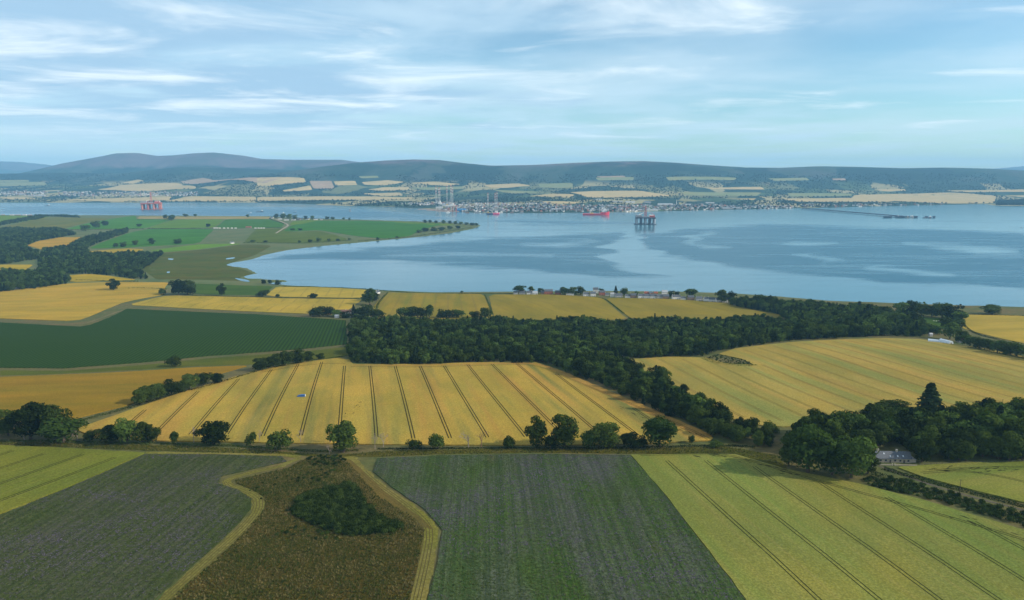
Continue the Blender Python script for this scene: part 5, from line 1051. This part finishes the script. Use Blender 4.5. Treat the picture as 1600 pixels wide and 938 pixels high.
# hamlet and caravans on the peninsula, lone white houses
HAM = [(424, 341.5, 5, 'w'), (437, 343, 6, 'w'), (447, 344.5, 7, 'w'), (458, 344.5, 6, 'w'), (466, 344, 6, 'n'), (470, 343.3, 6, 'w'), (480, 343.6, 5, 'w'), (493, 344, 6, 'w'), (502, 344, 4, 'g')]
for i, (x, y, w, wm) in enumerate(HAM): hpx(x, y, w, 0.7, WM[wm][0], M_SLATE, '%s house, %s from the left in the peninsula hamlet' % (WM[wm][1], ORD[i]), 'houses of the peninsula hamlet', R(20) * math.sin(i), 5, chim=1)
for i, x in enumerate((335, 339, 343, 350, 356, 362, 368, 399, 404, 408, 412)): hpx(x, 357.2, 2.6, 0.5, M_WHITE, M_WHITE, '%s white caravan from the left in the peninsula row' % ORD[i], 'white caravans', 0, 2.0, 'caravan', 'caravan', 0)
hpx(388, 356.5, 8, 0.8, M_BROWNW, M_TILE, 'brown house with red roof beside the white caravans', H=4); hpx(362, 381, 5, 0.9, M_WHITE, M_SLATE, 'white gabled farmhouse above the salt marsh', rz=R(50), H=4.5); hpx(121, 388.5, 4, 0.9, M_WHITE, M_SLATE, 'tiny white house among the left woods', rz=R(30), H=4)
hpx(92, 369, 4, 0.9, M_WHITE, M_METAL, 'tiny white shed above the orange field', H=3, chim=0, name='shed', cat='shed')
for i, (x, y, w) in enumerate([(4, 336.6, 4), (18, 336.8, 5), (27, 336.8, 7), (38, 336.8, 5), (46, 336.8, 4)]): hpx(x, y, w, 0.7, M_WHITE if i % 2 else M_BROWNW, M_METAL, '%s low shed from the left on the far left shore of the peninsula' % ORD[i], 'far left shore sheds', 0, 4, 'shed', 'shed', 0)
g = ground([(27, 452)])[0]; house(g, R(5), 14, 6, 3, 1.6, M_STONE, M_METAL, 'low grey roofed shed under the left edge wood', 'shed', name='shed', chim=0, openings=False)
# bales in the paddock
for i, (x, y) in enumerate([(1459, 502), (1463, 502.4), (1467, 502.4), (1470, 503.5), (1480, 507)]):
    g = ground([(x, y)])[0]
    m = MB(); n = 12; m.loft([[(xx, math.cos(2 * math.pi * k / n) * r, 0.65 + math.sin(2 * math.pi * k / n) * r) for k in range(n)] for xx, r in ((-0.7, 0.52), (-0.58, 0.66), (0.58, 0.66), (0.7, 0.52))])
    o = m.build('wrapped_bale', M_WHITE); o.location = g; tag(o, '%s white wrapped bale from the left in the paddock' % ORD[i], 'bale', 'white bales in the paddock')

# ------------------------------------------------------------------ the far town
def gable_mesh(name, L, W, H, rh, wm, rm_):
    m = wall_mb(L, W, H, rh); r = roof_mb(L, W, H, rh); m.add(r.v, r.f, 1); return m.mesh(name, [wm, rm_])
TOWN = [gable_mesh('town_house', L, W, H, rh, wm, rm_) for L, W, H, rh, wm, rm_ in ((14, 9, 6, 4, M_WHITE, M_SLATE), (18, 9, 5, 4, M_GREYW, M_SLATE), (12, 8, 6, 4, M_GREYW, M_METAL), (22, 9, 6, 4, M_BROWNW, M_SLATE), (13, 9, 5, 4, M_BROWNW, M_TILE), (16, 10, 6, 3, M_WHITE, M_SLATE))]
TR2 = random.Random(11)
def town(n, box, label, group, cond=None):
    pts = []
    while len(pts) < n:
        x, y = TR2.uniform(box[0], box[1]), TR2.uniform(box[2], box[3])
        if cond is None or cond(x, y): pts.append((x, y))
    G = ground(pts)
    for gx, gy, gz in G:
        if gz < 0.4 or gy < 4600: continue
        o = link('house', TR2.choice(TOWN)); o.location = (gx, gy, gz + 0.3); o.rotation_euler = (0, 0, TR2.choice((0.1, 1.6, 0.4, -0.3))); s = TR2.uniform(0.85, 1.35); o.scale = (s, s, s * TR2.uniform(0.9, 1.2))
        tag(o, label, 'house', group)
town(120, (690, 1000, 319, 331.5), 'tiny house in the port town beyond the firth', 'houses of the far port town', lambda x, y: y > 319 + 6 * abs(x - 830) / 170 * 0.6)
town(55, (1000, 1250, 320, 329), 'tiny house right of the port town on the far shore', 'houses right of the port town', lambda x, y: y < 330 - (x - 1000) * 0.014)
town(32, (1255, 1475, 319.5, 323.5), 'tiny house along the shore behind the long jetty', 'houses behind the long jetty')
town(58, (100, 305, 300.5, 307), 'tiny house in the small town behind the left rig', 'houses behind the left rig')
town(25, (0, 70, 300, 306), 'tiny house in the town at the far left shore', 'houses at the far left shore')
C_TOWN = bpy.data.collections.new('town_roofs')
for i, me_ in enumerate(TOWN): C_TOWN.objects.link(bpy.data.objects.new('town_roof_%02d' % i, me_))
def town_mass(n, boxes, label, seed):
    rng = np.random.default_rng(seed); P_ = []
    for (x0, x1, y0, y1, w) in boxes:
        k = int(n * w); x = rng.uniform(x0, x1, k); y = y0 + (y1 - y0) * rng.random(k); P_.append(np.stack([x, y], 1))
    g = ground(np.concatenate(P_)); g = g[(g[:, 2] > 0.6) & (g[:, 1] > 4700)]; s_ = rng.uniform(0.8, 1.3, len(g))
    o = instancer('distant_houses', g, np.c_[s_, s_, s_ * 1.1], C_TOWN, label, seed)
town_mass(1150, [(690, 860, 317.5, 331.5, 0.38), (860, 1010, 321, 331, 0.30), (1000, 1130, 320, 329, 0.16), (1130, 1260, 322, 327, 0.10), (640, 700, 318, 321, 0.06)], 'massed roofs of the port town beyond the firth', 5)
town_mass(520, [(90, 310, 300, 307, 0.6), (0, 75, 299, 306, 0.25), (1255, 1480, 319.5, 323.5, 0.15)], 'massed roofs of the small towns along the far shore', 6)
G = ground([(x, 319.5) for x in range(628, 678, 5)])
for i, g in enumerate(G):
    o = link('shed', TOWN[2]); o.location = tuple(g); o.rotation_euler = (0, 0, 1.57); o.scale = (1.3, 1.2, 1.5); tag(o, '%s white gabled shed from the left in the row left of the port' % ORD[i], 'shed', 'white gabled sheds')
def bigbox(x, y, wpx, hm, depth, mat, label, name='warehouse', cat='warehouse', rmat=None):
    g = ground([(x, y)])[0]; L = wpx * dist(g) / FPX; return house((g[0], g[1] + depth / 2, g[2] - 0.5), 0, L, depth, hm, hm * 0.25, mat, rmat or M_METAL, label, cat, None, name, 0, False)
M_BLUEW = plain('blue_cladding', (0.03, 0.17, 0.36), 0.5); M_BLUER = plain('blue_roof', (0.05, 0.22, 0.45), 0.5)
bigbox(721, 330.5, 14, 16, 40, M_BLUEW, 'bright blue harbour shed in the port', rmat=M_BLUER)
for i, (x, y, w, h) in enumerate([(965, 317, 16, 12), (985, 317.5, 14, 12), (1040, 321, 22, 14), (1012, 317.5, 10, 10), (1075, 321, 14, 10), (1110, 318, 12, 9), (1135, 327, 10, 10), (935, 313, 12, 10), (30, 304.5, 10, 10), (57, 307, 20, 10), (686, 326, 10, 12), (870, 329, 16, 12), (1150, 326.5, 16, 8), (1020, 329.5, 16, 9), (790, 330, 12, 10)]):
    bigbox(x, y, w, h, 45, M_WHITE if i % 3 else M_GREYW, '%s long pale warehouse counted from the left beyond the firth' % ORD[sorted(range(15), key=lambda k: [965, 985, 1040, 1012, 1075, 1110, 1135, 935, 30, 57, 686, 870, 1150, 1020, 790][k]).index(i)])
g = ground([(1057, 321)])[0]; o = thing('chimney_stack', 'slim white stack behind the port warehouses', 'chimney', g); MB().bar((0, 0, -1), (0, 0, 46), 3.0, 2.2, 12).build('shaft', M_WHITE, o); MB().bar((0, 0, 46), (0, 0, 48), 2.7, 2.7, 12).build('cap', M_GREYW, o)

# ------------------------------------------------------------------ rigs, ships, jetty, cranes
M_RED = plain('rig_red', (0.42, 0.085, 0.065), 0.6); M_RIGW = plain('rig_white', (0.72, 0.70, 0.66), 0.6); M_DARK = plain('rig_dark_blue', (0.045, 0.055, 0.085), 0.6); M_YEL = plain('rig_yellow', (0.55, 0.36, 0.06), 0.6)
M_CRIM = plain('ship_crimson', (0.68, 0.030, 0.060), 0.5); M_MAG = plain('hull_pink_red', (0.75, 0.06, 0.18), 0.5); M_NAVY = plain('hull_navy', (0.04, 0.035, 0.10), 0.5); M_STEEL = plain('grey_steel', (0.25, 0.25, 0.26), 0.6)
def lattice(o, name, x, y, z0, z1, w0, w1, mats, r=0.5, n=8, sides=4):
    """square or triangular lattice mast; mats are taken in turn by bay"""
    m = MB(); pts = []
    for k in range(n + 1):
        t = k / n; w = w0 + (w1 - w0) * t; z = z0 + (z1 - z0) * t
        pts.append([(x + math.cos(2 * math.pi * (j + 0.5) / sides) * w, y + math.sin(2 * math.pi * (j + 0.5) / sides) * w, z) for j in range(sides)])
    for k in range(n):
        mi = mats[k] if isinstance(mats, list) and len(mats) == n else 0
        for j in range(sides):
            q = (j + 1) % sides; m.bar(pts[k][j], pts[k + 1][j], r, m=mi); m.bar(pts[k][j], pts[k + 1][q], r * 0.7, m=mi); m.bar(pts[k + 1][j], pts[k + 1][q], r * 0.7, m=mi)
    return m
def crane_on(o, x, y, z, h, boom, ang, mat, up=0.6):
    cr = MB().bar((x, y, z), (x, y, z + h), 1.4, 1.2, 8).build('crane', mat, o)
    e = (x + math.cos(ang) * boom * math.cos(up), y + math.sin(ang) * boom * math.cos(up), z + h + boom * math.sin(up))
    MB().bar((x, y, z + h), e, 1.0, 0.5).bar((x, y, z + h + 5), e, 0.3).bar((x, y, z + h), (x, y, z + h + 6), 0.7).build('boom', mat, cr)
M_LEGG = plain('leg_grey', (0.42, 0.42, 0.42), 0.6)
def semisub(px, py, wpx, legs, deckm, legm, bracem, label, rz, derrick=True, pont=None):
    g = ground([(px, py)])[0]; W = wpx * dist(g) / FPX; D = W * 0.8; o = thing('drilling_rig', label, 'oil rig', (g[0], g[1] + D / 2, 0), rz)
    for s in (-1, 1):
        y = s * D * 0.36; n = 6
        MB().loft([[(xx, y + a, b) for a, b in ((-7 * k, -3), (7 * k, -3), (7 * k, 2.6), (-7 * k, 2.6))] for xx, k in ((-W * 0.55, 0.4), (-W * 0.5, 1), (W * 0.5, 1), (W * 0.55, 0.4))]).build('pontoon', pont or legm, o)
        for i in range(legs):
            x = (-0.5 + (i + 0.0) / (legs - 1)) * W * 0.86
            MB().bar((x, y, 2.5), (x, y, W * 0.30), W * 0.052, W * 0.052, 14).build('column', legm if (i + (s > 0)) % 2 else bracem, o)
    m = MB()
    for i in range(legs):
        x = (-0.5 + i / (legs - 1)) * W * 0.86; m.bar((x, -D * 0.36, 4), (x, D * 0.36, W * 0.27), 1.2).bar((x, D * 0.36, 4), (x, -D * 0.36, W * 0.27), 1.2)
    m.build('brace', bracem, o)
    z = W * 0.30; MB().box(-W * 0.49, W * 0.49, -D * 0.46, D * 0.46, z, z + W * 0.06).build('deck', legm, o); z += W * 0.06
    for i, (x0, x1, y0, y1, h, mt) in enumerate([(-0.46, -0.20, -0.40, -0.05, 0.10, M_STEEL), (-0.44, -0.18, 0.05, 0.40, 0.07, deckm), (0.20, 0.44, -0.40, 0.0, 0.08, deckm), (0.18, 0.40, 0.08, 0.42, 0.09, M_RIGW), (-0.12, 0.12, -0.42, -0.24, 0.05, M_STEEL)]):
        MB().box(x0 * W, x1 * W, y0 * D, y1 * D, z, z + h * W).build('deck_module', mt, o)
    MB().bar((-W * 0.5, -D * 0.42, z + W * 0.12), (-W * 0.5, -D * 0.42, z + W * 0.13), W * 0.10, n=8).bar((-W * 0.45, -D * 0.40, z), (-W * 0.5, -D * 0.42, z + W * 0.12), 1.2).build('helideck', M_STEEL, o)
    if derrick:
        dm = lattice(o, 'derrick', 0, 0, z, z + W * 0.52, W * 0.085, W * 0.025, 0, 0.65, 9); dk = dm.build('derrick', deckm, o)
        MB().box(-W * 0.03, W * 0.03, -W * 0.03, W * 0.03, z + W * 0.52, z + W * 0.56).build('crown_block', deckm, dk)
    crane_on(o, W * 0.42, -D * 0.42, z, W * 0.08, W * 0.34, 2.4, deckm); crane_on(o, -W * 0.30, D * 0.43, z, W * 0.08, W * 0.30, 0.4, M_RIGW, 0.4)
    return o
semisub(231.5, 327.8, 25, 4, M_RED, plain('rig_faded_red', (0.36, 0.11, 0.09), 0.7), plain('rig_orange', (0.46, 0.18, 0.14), 0.7), 'red drilling rig moored behind the peninsula at left', R(18))
semisub(1010.5, 351.5, 31, 5, M_RED, M_DARK, plain('rig_pale_leg', (0.30, 0.31, 0.34), 0.6), 'dark drilling rig standing in open water right of centre', R(-8))
def jackup(px, py, hullm, bowm, label, hz, legtop, legs, scale=1.0, W=78):
    """jack-up: triangular hull, three lattice legs banded red and white at the top"""
    g = ground([(px, py)])[0]; o = thing('jack_up_rig', label, 'oil rig', (g[0], g[1] + 30, max(0, g[2])), 0)
    hull = [(-W * 0.5, -W * 0.32), (W * 0.5, -W * 0.36), (W * 0.56, 0), (W * 0.5, W * 0.36), (-W * 0.5, W * 0.32), (-W * 0.6, 0)]
    MB().loft([[(x, y, hz) for x, y in hull], [(x * 1.02, y * 1.02, hz + 8.5) for x, y in hull]]).build('hull', hullm, o)
    MB().box(W * 0.02, W * 0.585, -W * 0.385, W * 0.385, hz + 0.8, hz + 9.2).build('bow_section', bowm, o)
    for lx, ly, top in legs:
        n = 18; m = lattice(o, 'leg', lx, ly, min(-2, hz), top, 4.6, 4.6, [(1 if (k % 2) else 2) if k > n * 0.62 else 0 for k in range(n)], 0.5, n, 3); lg = m.build('leg', [M_LEGG, M_RED, M_RIGW], o)
        MB().box(lx - 6, lx + 6, ly - 6, ly + 6, hz + 9, hz + 17).build('jack_house', M_YEL if lx < -20 else M_RIGW, lg)
    MB().box(W * 0.2, W * 0.46, -W * 0.2, W * 0.2, hz + 9.3, hz + 24).build('deckhouse', M_RIGW, o)
    lattice(o, 'derrick', -W * 0.12, 4, hz + 8.5, hz + 52, 6, 2.2, 0, 0.5, 8).build('derrick', M_STEEL, o)
    crane_on(o, 0, -W * 0.25, hz + 8.5, 8, 30, 2.6, M_RIGW)
    return o
jackup(770, 335.5, M_NAVY, M_MAG, 'jack-up rig with pink red hull and three banded legs at the quay', 0.3, 150, [(-34, 0, 150), (16, 22, 150), (30, -20, 158)])
jackup(703, 330, M_RIGW, M_RIGW, 'white jack-up rig with three tall legs left of the blue shed', 36, 190, [(-24, 0, 192), (6, 20, 196), (22, -18, 188)], W=64)
jackup(684, 329.5, M_STEEL, M_RIGW, 'slender blue grey jack-up rig at the left end of the port', 52, 180, [(-14, 0, 186), (6, 14, 176), (16, -12, 182)], W=46)
def ship(px, py, Lpx, hullm, label, rz=0.0, kind='supply', name='ship'):
    g = ground([(px, py)])[0]; L = Lpx * dist(g) / FPX; B = L * 0.16; o = thing(name, label, 'ship' if L > 60 else 'boat', (g[0], g[1] + B, 0), rz); h = L * 0.055
    R_ = []
    for t, w, z1 in ((-0.5, 0.7, 1.0), (-0.42, 1, 1.0), (0.16, 1, 1.0), (0.19, 1, 1.9), (0.36, 0.92, 2.0), (0.46, 0.45, 2.2), (0.505, 0.06, 2.4)):
        R_.append([(t * L, -B / 2 * w, z1 * h), (t * L * 0.985, -B / 2 * w * 0.8, -h * 0.3), (t * L * 0.985, B / 2 * w * 0.8, -h * 0.3), (t * L, B / 2 * w, z1 * h)])
    MB().loft(R_).build('hull', hullm, o)
    sp = MB().box(L * 0.24, L * 0.40, -B * 0.42, B * 0.42, h * 1.9, h * 3.2).box(L * 0.28, L * 0.38, -B * 0.38, B * 0.38, h * 3.2, h * 4.2).build('superstructure', M_RIGW, o)
    MB().bar((L * 0.32, 0, h * 4.2), (L * 0.32, 0, h * 6.6), L * 0.006, L * 0.003).build('mast', M_RIGW, sp)
    if kind == 'supply':
        MB().box(-L * 0.22, -L * 0.10, -B * 0.35, B * 0.35, h, h * 1.5).build('deck_cargo', M_YEL, o)
        crane_on(o, -L * 0.22, 0, h, h * 1.6, L * 0.16, 0.2, M_RIGW, 0.5); crane_on(o, L * 0.12, 0, h, h * 2.2, L * 0.12, 0.1, M_RIGW, 0.25)
        MB().bar((L * 0.40, -B * 0.4, h * 2.8), (L * 0.40, -B * 0.4, h * 3.0), B * 0.45, n=8).build('helideck', M_STEEL, o)
    else: MB().box(-L * 0.35, L * 0.1, -B * 0.35, B * 0.35, h, h * 1.4).build('hatch', M_STEEL, o)
    return o
ship(932, 336.5, 41, M_CRIM, 'long crimson offshore supply ship with white cranes', R(-2))
ship(405, 331.5, 11, M_DARK, 'dark barge lying off the peninsula hamlet', kind='c', name='barge'); ship(460, 332, 6, M_DARK, 'small dark boat right of the barge', kind='c', name='boat')
ship(390, 333, 5, M_RIGW, 'small white boat left of the dark barge', kind='c', name='boat'); ship(440, 333.5, 7, M_RIGW, 'small white boat behind the hamlet trees', kind='c', name='boat')
for i, (x, y) in enumerate([(888, 334.3), (900, 334.2), (963, 335), (974, 335.3)]): ship(x, y, 3.2, M_DARK, '%s dark workboat from the left near the crimson ship' % ORD[i], kind='c', name='boat')
ship(1401, 339.5, 9, M_DARK, 'dark ship moored at the jetty berth, left of two', kind='c'); ship(1422, 340.4, 12, M_STEEL, 'grey ship moored at the jetty berth, right of two'); ship(1450, 341, 12, M_DARK, 'dark vessel lying off the jetty end', kind='c'); ship(73, 322, 7, M_DARK, 'low dark barge on the left channel', kind='c', name='barge'); ship(1596, 356, 3, M_DARK, 'tiny dark boat at the right edge of the firth', kind='c', name='boat')
def jetty():
    A, B_ = ground([(1254, 327)])[0], ground([(1412, 340)])[0]; E_ = ground([(1430, 341)])[0]
    o = thing('jetty', 'long trestle jetty reaching out from the far shore at right', 'jetty', (A[0], A[1], 0))
    def rel(p, z): return (p[0] - A[0], p[1] - A[1], z)
    d = Vector((B_[0] - A[0], B_[1] - A[1], 0)); L = d.length; u = d / L; n = Vector((-u.y, u.x, 0))
    MB().add([tuple(n * 4 + Vector((0, 0, z))) for z in (4.5, 9)] + [tuple(-n * 4 + Vector((0, 0, z))) for z in (4.5, 9)] + [tuple(d + n * 4 + Vector((0, 0, z))) for z in (4.5, 9)] + [tuple(d - n * 4 + Vector((0, 0, z))) for z in (4.5, 9)],
             [(0, 4, 5, 1), (2, 3, 7, 6), (1, 5, 7, 3), (0, 2, 6, 4), (0, 1, 3, 2), (4, 6, 7, 5)]).build('deck', M_DARK, o)
    m = MB()
    for s in (-1, 1): m.bar(tuple(n * 4 * s + Vector((0, 0, 10.5))), tuple(d + n * 4 * s + Vector((0, 0, 10.5))), 0.5)
    m.build('pipe_rail', M_DARK, o)
    k = 0
    while k * 45 < L:
        c_ = u * (k * 45); m = MB()
        for s in (-1, 1): m.bar(tuple(c_ + n * 4.5 * s + Vector((0, 0, -3))), tuple(c_ + n * 3.5 * s + Vector((0, 0, 7))), 1.1, n=6)
        m.build('pile_bent', M_DARK, o); k += 1
    for t, w in ((-0.16, 60), (-0.02, 90), (0.09, 40), (0.2, 14), (0.27, 14)):
        c_ = Vector((d.x + 320 * t * 2.2, d.y - 12, 0)); MB().box(c_.x - w / 2, c_.x + w / 2, c_.y - 8, c_.y + 8, 6, 9.5).box(c_.x - w / 2.4, c_.x + w / 2.4, c_.y - 5, c_.y + 5, -2, 6).build('berth_platform', M_DARK, o)
jetty()
def quay_crane(px, py, h, boom, ang, mat, label):
    g = ground([(px, py)])[0]; o = thing('crane', label, 'crane', g)
    lattice(o, 'tower', 0, 0, -1, h, 5, 3.4, 0, 0.8, 6).build('tower', mat, o); MB().box(-4, 4, -3, 3, h, h + 6).build('cab', mat, o)
    e = (math.cos(ang) * boom, 0, h + 4 + math.sin(ang) * boom); b = MB().bar((0, 0, h + 4), e, 1.7, 0.7).build('boom', mat, o); MB().bar((-6, 0, h + 14), e, 0.35).bar((0, 0, h + 4), (-6, 0, h + 14), 0.9).build('stay', mat, b)
quay_crane(707, 331, 26, 42, 1.1, M_BRICK, 'leaning red crane beside the blue harbour shed'); quay_crane(713, 331, 22, 40, 2.0, M_RED, 'second red crane close left of the blue shed'); quay_crane(841, 331, 50, 46, 0.7, M_STEEL, 'tall grey crane right of the pink red jack-up'); quay_crane(792, 332, 24, 30, 2.2, M_BRICK, 'short red crane right of the banded legs')
quay_crane(547, 331, 14, 16, 1.3, M_STEEL, 'thin beacon mast at the left end of the gravel yard')
G = ground([(x, 332.8) for x in (700, 730, 745, 783, 800, 815)])
for i, g in enumerate(G):
    o = MB().box(-14, 14, -5, 5, -0.5, 6).box(-6, 8, -4, 4, 6, 9).build('quay_shed', [M_RIGW, M_BROWNW, M_STEEL][i % 3]); o.location = tuple(g); tag(o, '%s low quayside shed from the left along the port' % ORD[i], 'shed', 'quayside sheds')
# poles on the lane
for i, (x, y) in enumerate([(1499, 771), (1565, 640)]):
    g = ground([(x, y)])[0]; o = thing('power_pole', ['wooden pole in the scrub below the cottage', 'wooden pole behind the cottage wood'][i], 'pole', g); MB().bar((0, 0, -0.5), (0, 0, 8.5), 0.16, 0.12, 8).build('post', M_BARK, o); MB().box(-0.9, 0.9, -0.07, 0.07, 8.0, 8.15).build('crossarm', M_BARK, o)
# lane below the cottage
q = strip_quads(chaikin(ground([(1372, 728), (1400, 738), (1450, 757), (1520, 777), (1640, 808)])[:, :2], 2, False), 1.9, 0.08, 4.0); tag(link('lane', quads_mesh('lane', q, [plain('lane_gravel', (0.085, 0.072, 0.055), 0.95, vary=0.25)])), 'sunken gravel lane running right from the cottage', kind='structure')
q = strip_quads(chaikin(ground([(572, 500), (585, 488), (592, 474), (602, 463), (609, 458)])[:, :2], 2, False), 5.0, 0.25, 6.0); tag(link('track', quads_mesh('track', q, [plain('track_grass', (0.15, 0.15, 0.075), 0.95, vary=0.2)])), 'green farm track climbing to the shore', kind='structure')
q = strip_quads(chaikin(ground([(431, 365), (442, 358), (452, 352), (440, 347), (428, 342)])[:, :2], 2, False), 9.0, 0.9, 15.0); tag(link('road', quads_mesh('road', q, [plain('pale_road', (0.26, 0.22, 0.16), 0.95, vary=0.2)])), 'pale farm road climbing to the peninsula hamlet', kind='structure')

# ------------------------------------------------------------------ haze
def build_haze():
    m = MB().box(-33500, 33500, -500, 26700, -8, 900); me = m.mesh('haze', [])
    t = bpy.data.materials.new('haze_air'); t.use_nodes = True; nt = t.node_tree; nt.nodes.clear()
    out = nt.nodes.new('ShaderNodeOutputMaterial'); v = nt.nodes.new('ShaderNodeVolumePrincipled')
    v.inputs['Color'].default_value = (0.30, 0.66, 1.0, 1); v.inputs['Density'].default_value = 4.5e-5; v.inputs['Anisotropy'].default_value = 0.0
    nt.links.new(v.outputs[0], out.inputs['Volume']); me.materials.append(t)
    tag(link('haze', me), 'thin blue air over the firth', kind='stuff')
build_haze()
